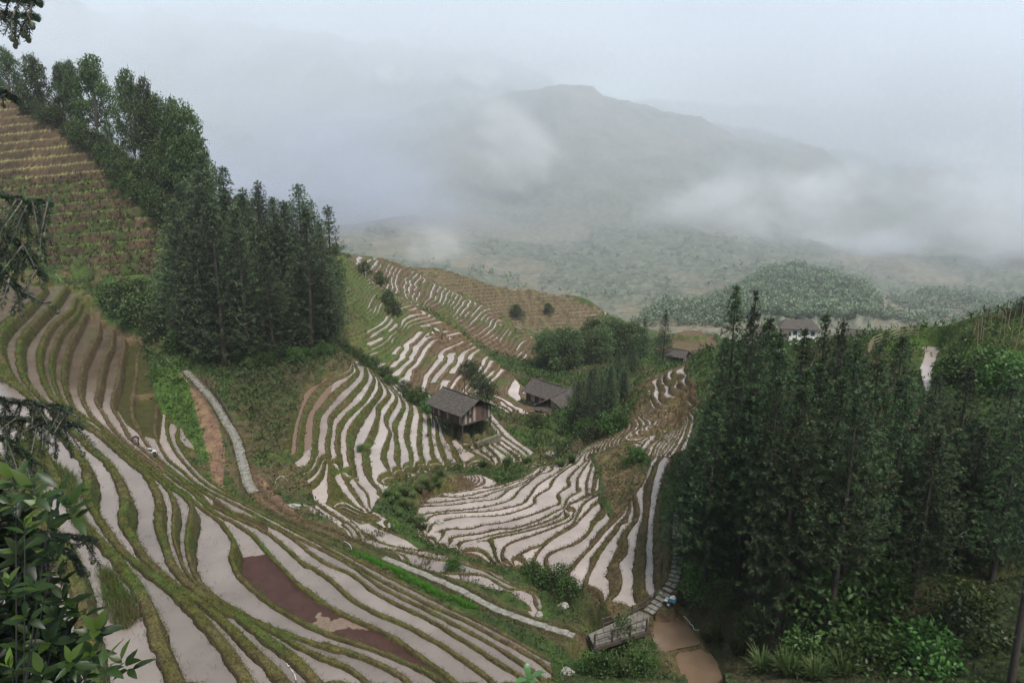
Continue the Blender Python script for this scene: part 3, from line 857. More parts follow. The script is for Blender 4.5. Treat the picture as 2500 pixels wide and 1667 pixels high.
FAR_LINES = [
 # the mountain: crest, shoulders, foot
 "1180,262,1800 1240,232,1760 1290,219,1720 1330,213,1700 1400,225,1690 1480,268,1650 1600,308,1600 1750,330,1560 1880,362,1520 2050,412,1480 2200,480,1450 2500,560,1400 2900,620,1400",
 "1180,262,1800 1000,300,1900 700,330,2000 300,330,2100 -300,300,2200",
 "1330,213,1700 1345,300,1480 1390,420,1260 1480,540,1010 1560,640,790 1600,700,660",
 "1250,240,1790 1180,330,1560 1120,420,1330 1060,510,1080 1010,580,880",
 "1480,268,1650 1560,350,1440 1640,440,1230 1700,540,1020 1730,620,840",
 "1255,330,1600 1270,430,1390 1280,530,1130 1290,600,930",
 "500,480,1450 700,500,1300 900,520,1150", "1900,600,1150 2200,630,1150 2600,640,1100",
 "700,610,860 850,600,850 1000,615,800 1200,660,720 1400,712,650 1560,738,600",
 # behind, the higher range in the cloud
 "-400,-60,3300 0,-20,3200 300,30,3000 600,75,2900 850,112,2800 1100,140,2800 1250,165,2850 1500,300,3000 2000,420,3200 2800,450,3300",
 # wooded hill and the fields beyond it
 "1760,742,560 1800,715,600 1860,690,640 1950,682,655 2050,695,650 2130,725,640 2180,755,630",
 "1700,775,500 1850,780,510 2000,780,520 2150,790,540", "2170,768,620 2300,770,625 2400,778,620 2500,785,610",
 "2150,752,700 2250,745,720 2400,745,730 2600,745,720", "1640,750,620 1560,745,640",
]
for q in FAR_LINES:
    L = densify(rounded(zl(q)), 1.0)
    P3 = np.stack(at_y(L[:, 0], L[:, 1], L[:, 2]), 1)
    fconstrain(densify(P3, 1.0))
q = np.linspace(FT0, FT1, 3000)
zr = np.interp(np.degrees(q), [-54, -36, -25, -12, 0, 10, 20, 30, 54], [-26, -26, -66, -82, -101, -109, -110, -106, -100])
fconstrain(np.stack([405.5 * np.sin(q), 405.5 * np.cos(q), zr], 1))
zr = np.interp(np.degrees(q), [-54, 0, 20, 54], [700, 560, 420, 300])
fconstrain(np.stack([5190 * np.sin(q), 5190 * np.cos(q), zr], 1))
FH = solve_membrane(fs, fnn, FN_R, FN_T, ((FT1 - FT0) / (FN_T - 1) / ((FR1 - FR0) / (FN_R - 1))) ** 2, 1.0).astype(float)
FH = blur(FH, 6)
amp = np.clip((frr - 420) / 500, 0, 1)
rid = 1 - np.abs(2 * fbm(FX / 260, FY / 420, 4, 71) - 1)
FH = FH + amp * ((rid - 0.6) * 75 * np.clip(frr / 1600, 0.3, 1.3) + (fbm(FX / 60, FY / 60, 3, 77) - 0.5) * 16)
woods = smooth01((fbm(FX / 90, FY / 140, 4, 81) - 0.40) * 6)
FU, FV = project(FX, FY, FH)
hillm = inside(pts("P 1740,800 1770,745 1815,708 1870,680 1950,672 2040,685 2110,720 2150,760 2120,800"), FU, FV) & (frr + 0 * FX < 760)
woods = np.where(hillm, 1.0, 0.25 + 0.75 * woods)
crowns = np.maximum(vnoise(FX / 6.5, FY / 6.5, 91), vnoise(FX / 5 + 9, FY / 5, 93))
FH = FH + np.where(hillm, (fbm(FX / 60, FY / 60, 3, 95) - 0.5) * 14, 0) + woods * crowns * 6.0
fcol = np.zeros((FN_R, FN_T, 3))
fcol[:] = np.array([0.112, 0.108, 0.086])
g1 = fbm(FX / 45, FY / 60, 3, 83)[..., None]
fcol = fcol * (0.75 + 0.5 * g1)
fcol = fcol * (1 - woods[..., None]) + np.array([0.070, 0.077, 0.060]) * (0.6 + 0.9 * crowns[..., None]) * woods[..., None]
tr_ = (1 - woods) * smooth01(np.sin(FH * 1.4) * 3) * (frr < 1000)
fcol = fcol * (1 - 0.5 * tr_[..., None]) + np.array([0.17, 0.13, 0.085]) * 0.5 * tr_[..., None]
me, _ = grid_mesh("mountains", FX, FY, FH)
add_attr(me, "cover", np.concatenate([fcol, np.ones((FN_R, FN_T, 1))], -1), 'FLOAT_COLOR')
me.polygons.foreach_set("use_smooth", np.ones(len(me.polygons), bool))
def mat_far():
    m, N, L, b = new_mat("distant slopes")
    at = N.new("ShaderNodeAttribute"); at.attribute_name = "cover"
    n = noise(N, L, 0.16, 4, 0.7, obj_coord(N))
    r = ramp(N, L, n.outputs['Fac'], [(0.3, (0.55, 0.6, 0.55)), (0.7, (1.5, 1.45, 1.4))])
    L.new(mixc(N, L, 1.0, at.outputs['Color'], r.outputs['Color'], 'MULTIPLY'), b.inputs['Base Color'])
    b.inputs['Roughness'].default_value = 0.9
    b.inputs['Specular IOR Level'].default_value = 0.1
    return m
put("mountains", me, mat_far(), kind='structure')

# tree crowns on the wooded hill, along the fields and over the foot of the mountain
wm = (woods > 0.55) & (frr < 1150) & (frr > 430) & (FU > 700) & (FU < 2650) & (FV > 560)
valm = inside(pts("P 1540,800 1600,755 1700,745 1800,720 2150,735 2300,720 2550,715 2550,800"), FU, FV) & (frr + 0 * FX < 900)
wm |= valm & (fbm(FX / 40, FY / 55, 3, 61) > 0.45)
wm2 = np.where(wm, frr ** 2 * np.clip(700 / frr, 0.3, 1.3) ** 2 * np.where(hillm, 2.2, np.where(valm, 0.9, 0.05)), 0).ravel()
pk_ = rng.choice(wm2.size, 5200, p=wm2 / wm2.sum())
tp = np.stack([FX.ravel()[pk_], FY.ravel()[pk_], FH.ravel()[pk_]], 1)
tp[:, :2] += rng.normal(0, 1.5, (5200, 2))
WOOD_TREES = (tp, rng.uniform(4.0, 10.0, 5200))

def fground(x, y):
    t = (math.atan2(x, y) - FT0) / (FT1 - FT0) * (FN_T - 1)
    r = (math.log(math.hypot(x, y)) - FR0) / (FR1 - FR0) * (FN_R - 1)
    return float(FH[int(min(max(round(r), 0), FN_R - 1)), int(min(max(round(t), 0), FN_T - 1))])

# ------------------------------------------------------------------ the air of the valley
def mat_volume(name, density, color, aniso=0.0):
    m = bpy.data.materials.new(name)
    m.use_nodes = True
    N, L = m.node_tree.nodes, m.node_tree.links
    N.clear()
    out = N.new("ShaderNodeOutputMaterial")
    v = N.new("ShaderNodeVolumePrincipled")
    v.inputs['Color'].default_value = (*color, 1)
    v.inputs['Density'].default_value = density
    v.inputs['Anisotropy'].default_value = aniso
    L.new(v.outputs['Volume'], out.inputs['Volume'])
    return m, N, L, v

def box_mesh(name, x0, x1, y0, y1, z0, z1):
    co = [(x, y, z) for z in (z0, z1) for y in (y0, y1) for x in (x0, x1)]
    f = [(0, 2, 3, 1), (4, 5, 7, 6), (0, 1, 5, 4), (1, 3, 7, 5), (3, 2, 6, 7), (2, 0, 4, 6)]
    me = bpy.data.meshes.new(name)
    me.from_pydata(co, [], f)
    return me
HAZE = 0.00011
hm, *_ = mat_volume("valley air", HAZE, (0.90, 0.94, 1.0))
zlo = min(float(FH.min()), float(ZT.min())) - 1.0
zhi = float(FH.max()) + 2.0
put("haze", box_mesh("haze", -5600, 5600, -60, 5600, zlo, zhi), hm, kind='stuff')

# ------------------------------------------------------------------ plants
def mat_leaf(name, gain=1.0, rough=0.55, trans=0.25, spec=0.3):
    m, N, L, b = new_mat(name)
    at = N.new("ShaderNodeAttribute"); at.attribute_name = "tint"
    oi = N.new("ShaderNodeObjectInfo")
    hsv = N.new("ShaderNodeHueSaturation")
    mr = N.new("ShaderNodeMapRange"); mr.inputs[3].default_value = 0.58 * gain; mr.inputs[4].default_value = 1.55 * gain
    L.new(oi.outputs['Random'], mr.inputs[0])
    mh = N.new("ShaderNodeMapRange"); mh.inputs[3].default_value = 0.478; mh.inputs[4].default_value = 0.512
    L.new(oi.outputs['Random'], mh.inputs[0])
    L.new(mr.outputs[0], hsv.inputs['Value'])
    L.new(mh.outputs[0], hsv.inputs['Hue'])
    L.new(at.outputs['Color'], hsv.inputs['Color'])
    L.new(hsv.outputs['Color'], b.inputs['Base Color'])
    b.inputs['Roughness'].default_value = rough
    b.inputs['Specular IOR Level'].default_value = spec
    tr = N.new("ShaderNodeBsdfTranslucent")
    L.new(hsv.outputs['Color'], tr.inputs['Color'])
    mx = N.new("ShaderNodeMixShader"); mx.inputs['Fac'].default_value = trans
    L.new(b.outputs['BSDF'], mx.inputs[1]); L.new(tr.outputs['BSDF'], mx.inputs[2])
    L.new(mx.outputs['Shader'], N.get("Material Output").inputs['Surface'])
    return m

def mat_bark(name, col):
    m, N, L, b = new_mat(name)
    co = obj_coord(N)
    mp = N.new("ShaderNodeMapping"); mp.inputs['Scale'].default_value = (6, 6, 1.2)
    L.new(co, mp.inputs['Vector'])
    n = noise(N, L, 2.0, 4, 0.7, mp.outputs['Vector'])
    r = ramp(N, L, n.outputs['Fac'], [(0.3, tuple(c * 0.45 for c in col)), (0.7, tuple(c * 1.4 for c in col))])
    L.new(r.outputs['Color'], b.inputs['Base Color'])
    b.inputs['Roughness'].default_value = 0.9
    return m

M_FIR, M_LEAF, M_GRASS = mat_leaf("fir needles"), mat_leaf("broad leaves", 1.0, 0.5, 0.3), mat_leaf("grass blades", 1.0, 0.6, 0.35)
M_BARK, M_BARK2 = mat_bark("reddish fir bark", (0.030, 0.021, 0.016)), mat_bark("grey bark", (0.10, 0.085, 0.07))

def unit(a):
    return a / np.maximum(np.linalg.norm(a, axis=-1, keepdims=True), 1e-9)

def blades(base, dirn, length, width, r, bend=0.0):
    """diamond leaves: base (n,3), unit dirn (n,3), length (n), width (n) -> verts (4n,3), quads (n,4)"""
    n = len(base)
    side = unit(np.cross(dirn, unit(r.normal(size=(n, 3)))))
    nor = np.cross(side, dirn)
    mid = base + dirn * (length * 0.5)[:, None] + nor * (length * bend)[:, None]
    tip = base + dirn * length[:, None]
    w = side * (width * 0.5)[:, None]
    co = np.stack([base, mid + w, tip, mid - w], 1).reshape(-1, 3)
    return co, np.arange(4 * n).reshape(n, 4)

def leaf_mesh(name, parts):
    """parts: list of (co, quads, tint per vertex)"""
    co = np.concatenate([p[0] for p in parts])
    off, fs_ = 0, []
    for p in parts:
        fs_.append(p[1] + off)
        off += len(p[0])
    me = raw_mesh(name, co, np.concatenate(fs_))
    t = np.concatenate([p[2] for p in parts])
    add_attr(me, "tint", np.concatenate([t, np.ones((len(t), 1))], 1), 'FLOAT_COLOR')
    return me

def tube(points, radii, seg=7):
    P = [Vector(p) for p in points]
    co, f = [], []
    for i, p in enumerate(P):
        d = (P[min(i + 1, len(P) - 1)] - P[max(i - 1, 0)]).normalized()
        a = d.orthogonal().normalized()
        b = d.cross(a)
        for k in range(seg):
            t = 2 * math.pi * k / seg
            co.append(tuple(p + (a * math.cos(t) + b * math.sin(t)) * radii[i]))
    for i in range(len(P) - 1):
        for k in range(seg):
            f.append((i * seg + k, i * seg + (k + 1) % seg, (i + 1) * seg + (k + 1) % seg, (i + 1) * seg + k))
    return np.array(co), np.array(f)

def quads_mesh(name, pieces, smooth=True):
    co = np.concatenate([p[0] for p in pieces])
    off, fs_ = 0, []
    for p in pieces:
        fs_.append(p[1] + off)
        off += len(p[0])
    me = raw_mesh(name, co, np.concatenate(fs_))
    if smooth:
        me.polygons.foreach_set("use_smooth", np.ones(len(me.polygons), bool))
    return me

def fir_meshes(seed, Ht, R, base, dens=1.0, col=(0.016, 0.027, 0.010), tipc=(0.072, 0.122, 0.046), narrow=0.9):
    """a Chinese fir: whorls of drooping branches with tufts of flat needles"""
    r = np.random.default_rng(seed)
    B, D, LN, WD, T = [], [], [], [], []
    trunk = []
    wob = r.uniform(-1, 1, 4)
    def axis(z):
        t = z / Ht
        return np.array([0.25 * wob[0] * math.sin(2.2 * t + wob[1]), 0.25 * wob[2] * math.sin(2.5 * t + wob[3]), z])
    z = base * Ht
    while z < Ht * 0.985:
        t = (z / Ht - base) / (1 - base)
        prof = (1 - t) ** narrow * (0.62 + 0.38 * min(1, t / 0.18)) + 0.035
        nb = max(4, int(r.normal(8, 1)))
        a0 = r.uniform(0, 6.28)
        for k in range(nb):
            if r.random() < 0.10:
                continue
            a = a0 + 6.283 * k / nb + r.normal(0, 0.22)
            ln = R * prof * r.uniform(0.62, 1.14)
            droop = r.uniform(-0.28, 0.10) + 0.55 * max(0, t - 0.55)
            ntuft = max(2, int(ln / 0.34 * dens))
            for q in range(ntuft):
                s = (q + 0.6 + r.uniform(-.3, .3)) / ntuft
                if s < 0.22 and t < 0.8:
                    continue
                p = axis(z) + np.array([math.cos(a) * ln * s, math.sin(a) * ln * s, ln * (droop * s + 0.22 * s * s)]) + r.normal(0, 0.12, 3) * (0.4 + ln * 0.25)
                m = int(r.integers(11, 16))
                dd = unit(r.normal(0, 0.62, (m, 3)) + np.array([math.cos(a), math.sin(a), 0.32]) * 0.75)
                B.append(np.repeat(p[None], m, 0) + dd * 0.02)
                D.append(dd)
                LN.append(r.uniform(0.22, 0.44, m) * (0.65 + 0.35 * min(1, ln)))
                WD.append(r.uniform(0.045, 0.085, m))
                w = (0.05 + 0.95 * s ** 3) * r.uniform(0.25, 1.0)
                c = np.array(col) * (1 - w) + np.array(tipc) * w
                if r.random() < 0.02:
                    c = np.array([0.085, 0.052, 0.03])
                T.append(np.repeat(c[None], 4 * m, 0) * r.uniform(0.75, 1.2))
        z += r.uniform(0.40, 0.62) * (1.0 if t < 0.75 else 0.8)
    # leader
    m = 12
    dd = unit(r.normal(0, 0.5, (m, 3)) + np.array([0, 0, 0.9]))
    B.append(np.repeat(axis(Ht * 0.985)[None], m, 0)); D.append(dd); LN.append(np.full(m, 0.42)); WD.append(np.full(m, 0.1))
    T.append(np.repeat(np.array(tipc)[None], 4 * m, 0))
    co, f = blades(np.concatenate(B), np.concatenate(D), np.concatenate(LN), np.concatenate(WD), r)
    crown = leaf_mesh("crown", [(co, f, np.concatenate(T))])
    zs = np.linspace(-0.6, Ht, 9)
    pieces = [tube([axis(q) for q in zs], [0.012 * Ht * (1 - 0.93 * max(0, q) / Ht) + 0.015 for q in zs], 8)]
    for q in range(9):   # dead snags below the crown
        z = r.uniform(0.12, max(0.16, base + 0.12)) * Ht
        a = r.uniform(0, 6.28)
        ln = r.uniform(0.5, 1.9)
        p0 = axis(z)
        pieces.append(tube([p0, p0 + np.array([math.cos(a) * ln * .5, math.sin(a) * ln * .5, -.02]), p0 + np.array([math.cos(a) * ln, math.sin(a) * ln, -.25])], [.028, .02, .006], 4))
    return crown, quads_mesh("trunk", pieces)

def broadleaf_meshes(seed, Ht, R, n=4200, leaf=0.34, col=(0.020, 0.036, 0.010), tipc=(0.062, 0.092, 0.022), stems=1, low=0.12):
    r = np.random.default_rng(seed)
    lobes, pieces = [], []
    nl = 13
    for k in range(nl):
        a, h = 2.4 * k + r.uniform(-.5, .5), low + (0.93 - low) * ((k + 0.5) / nl)
        rad = R * (1.05 - 0.75 * max(0, (h - 0.5) / 0.5)) * r.uniform(0.35, 0.85) * (0.5 if h > .85 else 1)
        c = np.array([math.cos(a) * rad, math.sin(a) * rad, h * Ht])
        s = R * r.uniform(0.34, 0.56)
        lobes.append((c, np.array([s, s, s * r.uniform(0.6, 0.85)])))
        p0 = np.array([0, 0, Ht * low * r.uniform(0.4, 1.0)])
        md = (p0 + c) / 2 + np.array([0, 0, 0.06 * Ht])
        pieces.append(tube([p0, md, c], [0.010 * Ht, 0.007 * Ht, 0.003 * Ht], 5))
    zs = np.linspace(-0.4, 0.75 * Ht, 6)
    for q in range(stems):
        ox, oy = (r.uniform(-.3, .3), r.uniform(-.3, .3)) if stems > 1 else (0, 0)
        pieces.append(tube([(ox * (z / Ht) * 4, oy * (z / Ht) * 4 + 0.1 * math.sin(z), z) for z in zs], [0.017 * Ht * (1 - 0.85 * max(0, z) / Ht) + 0.01 for z in zs], 7))
    P, D, T = [], [], []
    for c, s in lobes:
        m = int(n / nl)
        clump = max(8, m // 9)
        cc = unit(r.normal(size=(clump, 3)) + np.array([0, 0, 0.25])) * s * (r.uniform(0.55, 1.0, (clump, 1))) + c
        idx = r.integers(0, clump, m)
        p = cc[idx] + r.normal(0, leaf * 0.75, (m, 3))
        out = unit(p - c)
        d = unit(out * 0.5 + r.normal(0, 0.6, (m, 3)) + np.array([0, 0, -0.12]))
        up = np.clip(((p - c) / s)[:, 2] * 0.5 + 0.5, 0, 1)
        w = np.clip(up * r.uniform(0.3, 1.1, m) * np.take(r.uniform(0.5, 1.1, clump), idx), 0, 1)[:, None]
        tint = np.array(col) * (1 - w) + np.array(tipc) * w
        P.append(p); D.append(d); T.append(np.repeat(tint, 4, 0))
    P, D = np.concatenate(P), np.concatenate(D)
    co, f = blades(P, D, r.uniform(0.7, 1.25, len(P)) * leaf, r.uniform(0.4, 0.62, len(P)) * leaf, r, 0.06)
    return leaf_mesh("crown", [(co, f, np.concatenate(T))]), quads_mesh("trunk", pieces)

def grass_clump_mesh(seed, n=130, ht=1.3, spread=0.25, col=(0.03, 0.06, 0.012), tipc=(0.08, 0.11, 0.035)):
    r = np.random.default_rng(seed)
    co, f, t = [], [], []
    off = 0
    for k in range(n):
        a, lean, h = r.uniform(0, 6.28), r.uniform(0.1, 1.0), ht * r.uniform(0.55, 1.1)
        b = np.array([math.cos(a) * spread * r.random(), math.sin(a) * spread * r.random(), -0.05])
        d = np.array([math.cos(a), math.sin(a), 0])
        s = np.array([-math.sin(a), math.cos(a), 0]) * 0.018 * ht / 1.0
        pts_ = [b + d * lean * h * q ** 1.6 * 0.75 + np.array([0, 0, h * (q - 0.38 * lean * q ** 2.4)]) for q in (0, .35, .7, 1.0)]
        for i, p in enumerate(pts_):
            w = (1, 1.1, 0.8, 0.1)[i]
            co += [p - s * w, p + s * w]
            t += [np.array(col) * (1 - i / 3) + np.array(tipc) * (i / 3)] * 2
        for i in range(3):
            f.append((off + 2 * i, off + 2 * i + 1, off + 2 * i + 3, off + 2 * i + 2))
        off += 8
    return leaf_mesh("blades", [(np.array(co), np.array(f), np.array(t))])

def plant_tree(name, label, cat, group, meshes, mats, loc, scale, rot, sz=None):
    root = put(name, None, loc=loc, label=label, category=cat)
    if group:
        root['group'] = group
    root.rotation_euler = (0, 0, rot)
    root.scale = (scale, scale, sz if sz else scale)
    put("crown", meshes[0], parent=root)
    put("trunk", meshes[1], parent=root)
    return root

def mk(meshes, mats):
    for me_, m_ in zip(meshes, mats):
        me_.materials.append(m_)
    return meshes

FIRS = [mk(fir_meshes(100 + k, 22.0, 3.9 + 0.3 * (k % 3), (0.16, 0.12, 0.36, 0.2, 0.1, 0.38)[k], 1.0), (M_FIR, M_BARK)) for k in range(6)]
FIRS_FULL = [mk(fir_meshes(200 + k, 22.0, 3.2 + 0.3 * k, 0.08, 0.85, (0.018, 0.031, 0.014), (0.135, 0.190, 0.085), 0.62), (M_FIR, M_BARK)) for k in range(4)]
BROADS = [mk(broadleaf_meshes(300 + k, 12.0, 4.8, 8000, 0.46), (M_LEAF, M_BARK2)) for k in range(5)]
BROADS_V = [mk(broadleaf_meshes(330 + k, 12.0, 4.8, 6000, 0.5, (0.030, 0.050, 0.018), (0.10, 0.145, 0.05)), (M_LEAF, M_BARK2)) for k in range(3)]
SHRUBS = [mk(broadleaf_meshes(400 + k, 2.4, 1.5, 1500, 0.24, stems=3, low=0.12), (M_LEAF, M_BARK2)) for k in range(4)]
LUSH = [mk(broadleaf_meshes(440 + k, 2.4, 1.5, 1500, 0.26, (0.022, 0.055, 0.011), (0.065, 0.13, 0.025), stems=3, low=0.12), (M_LEAF, M_BARK2)) for k in range(3)]
CLUMPS = [grass_clump_mesh(500 + k) for k in range(3)]
for me_ in CLUMPS:
    me_.materials.append(M_GRASS)
rp = random.Random(11)

def lerp_line(line, x):
    xs, ys = zip(*line)
    return float(np.interp(x, xs, ys))

# --- the near grove on the right
R_OUT = [(1640, 1120), (1666, 1040), (1683, 955), (1715, 850), (1740, 800), (1765, 735), (1802, 694), (1830, 735), (1851, 709), (1870, 760), (1885, 775), (1905, 830), (1935, 820), (1965, 778), (1990, 815), (2021, 760), (2045, 800), (2063, 775), (2080, 840),
         (2099, 826), (2120, 860), (2144, 834), (2170, 870), (2204, 818), (2225, 900), (2250, 1010), (2270, 960), (2291, 915), (2315, 960), (2340, 940), (2376, 890), (2400, 930), (2435, 900), (2470, 920), (2560, 880), (2700, 860)]
G_R = "fir trees of the dense grove beside the bridge"
named = [(1802, 694, 62, "tallest fir of the grove, its pointed top above the wooded valley hill"), (1851, 709, 60, "slender fir just behind the tallest tree of the grove"),
         (1885, 775, 57, "fir with a short blunt top beside the village roofs"), (1965, 800, 55, "fir standing in front of the white village house"),
         (2021, 760, 56, "fir with a flat tuft on a bare leader above its crown"), (2063, 776, 54, "slim fir next to the one with the flat top tuft"),
         (2099, 826, 52, "low brownish fir in front of the bamboo trellis"), (2144, 836, 50, "small dark fir below the bamboo trellis"), (2204, 818, 53, "dark fir beside the curved pond on the bean hill"),
         (2291, 915, 56, "fir growing at the lower end of the curved pond"), (2376, 890, 50, "fir below the staked bean rows"), (2478, 918, 46, "fir at the edge of the view below the stakes")]
right_firs = []
for (u, v, y, lab) in named:
    x, yy, z = at_y(u, v, y)
    right_firs.append((x, yy, z, lab, None))
tries = 0
occupied = [(q[0], q[1]) for q in right_firs]
while len(right_firs) < 74 and tries < 9000:
    tries += 1
    u = rp.uniform(1665, 2600)
    y = rp.uniform(42, 76)
    x = (u - 1250) / FPX * (y * CP + 0.23 * 28)
    if any((x - a) ** 2 + (y - b) ** 2 < 1.9 ** 2 for a, b in occupied):
        continue
    gz = ground(x, y)
    uu, vv = project(x, y, gz)
    if uu < 1672 or (vv > 1480 and uu < 1850):
        continue
    h = rp.uniform(15, 23)
    lim = lerp_line(R_OUT, uu) + rp.uniform(25, 190)
    zt = at_y(uu, lim, y)[2]
    h = min(h, zt - gz)
    if h < 9:
        continue
    occupied.append((x, y))
    right_firs.append((x, y, gz + h, "tall dark fir of the dense grove beside the wooden bridge", G_R))
for u, v, vt, lab in ((1889, 1588, 1000, "fir with a long bare reddish trunk, nearest the brown ponds"), (2017, 1583, 1010, "fir with a bare leaning trunk rising from the ferns"), (2466, 1668, 900, "fir with a bare trunk at the lower corner of the view"),
                      (1797, 1440, 1000, "thin bare fir trunk at the grove's edge near the path"), (1853, 1500, 980, "fir with a thin trunk behind the nearest bare one")):
    x, y, z = seen(u, v)
    zt = at_y(u + 40, vt - 60, y)[2]
    right_firs.append((x, y, zt, lab, 'lead'))
for i, (x, y, zt, lab, grp) in enumerate(right_firs):
    gz = ground(x, y) - 0.1
    h = zt - gz
    ms = FIRS[(2, 5)[i % 2]] if grp == 'lead' else FIRS[i % 6]
    w = (0.55 + 0.45 * h / 22.0) * rp.uniform(0.85, 1.1) * (0.72 if (grp is None and i in (1, 4, 5)) else 1)
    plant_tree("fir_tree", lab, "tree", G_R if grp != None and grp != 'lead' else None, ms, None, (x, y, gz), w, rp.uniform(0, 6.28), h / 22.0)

# --- the grove on the left slope
L_OUT = [(395, 760), (420, 640), (440, 520), (470, 420), (494, 365), (520, 400), (546, 405), (565, 450), (581, 440), (605, 470), (629, 440), (648, 455), (660, 446), (690, 457), (710, 470), (727, 448), (750, 480), (767, 470), (795, 500), (806, 560), (815, 650)]
G_L = "fir trees of the grove on the left slope"
occ, n = [], 0
named_l = [(494, 368, 132, "tall fir at the uphill end of the left grove beside the broadleaf trees"), (546, 404, 138, "dark slender fir beside the tall uphill fir of the left grove"), (629, 440, 140, "pointed fir in the middle of the left grove's skyline"),
           (727, 448, 142, "fir near the downhill end of the left grove's skyline"), (795, 500, 140, "last fir at the valley end of the left grove")]
firs_l = [(*at_y(u, v, y), lab, None) for u, v, y, lab in named_l]
occ = [(q[0], q[1]) for q in firs_l]
tries = 0
while n < 84 and tries < 12000:
    tries += 1
    u, y = rp.uniform(400, 816), rp.uniform(108, 152)
    x = (u - 1250) / FPX * (y * CP + 0.23 * 26)
    gz = ground(x, y)
    uu, vv = project(x, y, gz)
    if vv > 895 - 0.0011 * (uu - 560) ** 2 or vv < 620 or uu < 405 + max(0, (vv - 780)) * 0.8 or any((x - a) ** 2 + (y - b) ** 2 < 2.9 ** 2 for a, b in occ):
        continue
    zt = at_y(uu, lerp_line(L_OUT, uu) + rp.uniform(4, 50), y)[2]
    h = min(rp.uniform(9, 15) if vv > 800 and rp.random() < .6 else rp.uniform(18, 30), zt - gz)
    if h < 7:
        continue
    occ.append((x, y))
    firs_l.append((x, y, gz + h, "dark green fir packed among others in the left slope grove", G_L))
    n += 1
for i, (x, y, zt, lab, grp) in enumerate(firs_l):
    gz = ground(x, y) - 0.1
    h = zt - gz
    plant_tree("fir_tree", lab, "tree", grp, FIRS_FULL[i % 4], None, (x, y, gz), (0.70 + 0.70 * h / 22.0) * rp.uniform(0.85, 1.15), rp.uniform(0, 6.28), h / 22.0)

# --- broadleaf trees on the left ridge: pixel of the top, pixel of the foot, distance
for u, vt, vb, y, w, lab in ((8, 118, 250, 205, 1.0, "pale feathery tree at the very edge of the ridge"), (75, 140, 285, 200, 1.25, "round dark broadleaf tree on the ridge, widest crown"), (140, 155, 300, 198, 0.9, "broadleaf tree tucked beside the widest crown on the ridge"), (165, 148, 300, 196, .8, "small broadleaf between two larger ones on the ridge"),
                             (215, 138, 330, 192, 1.2, "tall broadleaf tree with pale tips on the ridge"), (305, 175, 395, 184, 0.8, "slim tall tree standing alone on the ridge, sky behind it"), (348, 195, 410, 180, 0.65, "thin tree next to the slim tall one on the ridge"),
                             (372, 236, 430, 178, 1.0, "leafy tree with yellowish tips above the left grove"), (410, 245, 450, 174, 0.9, "broadleaf tree touching the tall slim one on the ridge slope"), (450, 265, 470, 170, 1.0, "tree with horizontal sprays at the uphill end of the fir grove"),
                             (470, 330, 490, 166, .8, "low dark broadleaf between the ridge trees and the firs"), (260, 300, 400, 190, .8, "low bushy tree on the ridge below the tall pale tipped one"), (400, 340, 480, 172, .9, "dark tree below the yellowish leafy one")):
    x, yy, zt = at_y(u, vt, y)
    zb = min(at_y(u, vb, y)[2], ground(x, yy) + 1.0)
    h = zt - zb
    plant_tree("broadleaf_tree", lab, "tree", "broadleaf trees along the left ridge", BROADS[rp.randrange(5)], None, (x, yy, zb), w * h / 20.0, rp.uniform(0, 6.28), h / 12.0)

# --- trees of the valley floor
G_V = "broadleaf trees in the valley"
k = 0
tries = 0
while k < 34 and tries < 3000:
    tries += 1
    u, v = rp.uniform(1318, 1545), rp.uniform(800, 930)
    if v < 800 + 0.5 * max(0, 1380 - u) or v > 925 - 0.1 * abs(u - 1400):
        continue
    y = float(np.interp(v, [800, 930], [240, 165]))
    x, yy, z = at_y(u, v, y)
    gz = ground(x, yy)
    h = rp.uniform(7, 12)
    zt = gz + h
    if project(x, yy, zt)[1] < 762 + 0.55 * max(0, 1400 - u):
        continue
    plant_tree("broadleaf_tree", "hazy broadleaf tree in the valley wood behind the wooden houses", "tree", G_V, BROADS_V[k % 3], None, (x, yy, gz - .2), h / 12.0 * rp.uniform(.8, 1.1), rp.uniform(0, 6.28), h / 12.0)
    k += 1
# --- the dark firs by the houses and the two lone firs beyond
G_M = "firs of the clump beside the wooden houses"
for i in range(30):
    u = rp.uniform(1400, 1530)
    y = rp.uniform(106, 126)
    x = (u - 1250) / FPX * (y * CP + 0.23 * 42)
    gz = ground(x, y)
    vt = lerp_line([(1395, 960), (1415, 905), (1440, 872), (1480, 885), (1500, 872), (1520, 880), (1535, 930)], u) + rp.uniform(0, 60)
    h = max(5, at_y(u, vt, y)[2] - gz)
    plant_tree("fir_tree", "dark bushy fir in the clump right beside the wooden houses", "tree", G_M, FIRS_FULL[i % 4], None, (x, y, gz - .2), (0.35 + 0.45 * h / 22.0), rp.uniform(0, 6.28), h / 22.0)
for u, vt, vb, y, w, lab in ((1574, 777, 890, 150, .62, "lone dark fir near the valley house, the shorter of two"), (1625, 757, 882, 150, .70, "lone tall fir with layered branches against the misty valley"), (1545, 840, 900, 140, .6, "small fir left of the two lone valley firs"),
                             (1510, 850, 900, 142, .6, "little fir beside the valley house roof"), (2500, 724, 760, 74, .3, "fir tip at the far edge behind the bean fence")):
    x, yy, zt = at_y(u, vt, y)
    zb = at_y(u, vb, y)[2]
    zb = min(zb, ground(x, yy) + 0.5)
    h = zt - zb
    plant_tree("fir_tree", lab, "tree", None, FIRS[1], None, (x, yy, zb), w, rp.uniform(0, 6.28), h / 22.0)

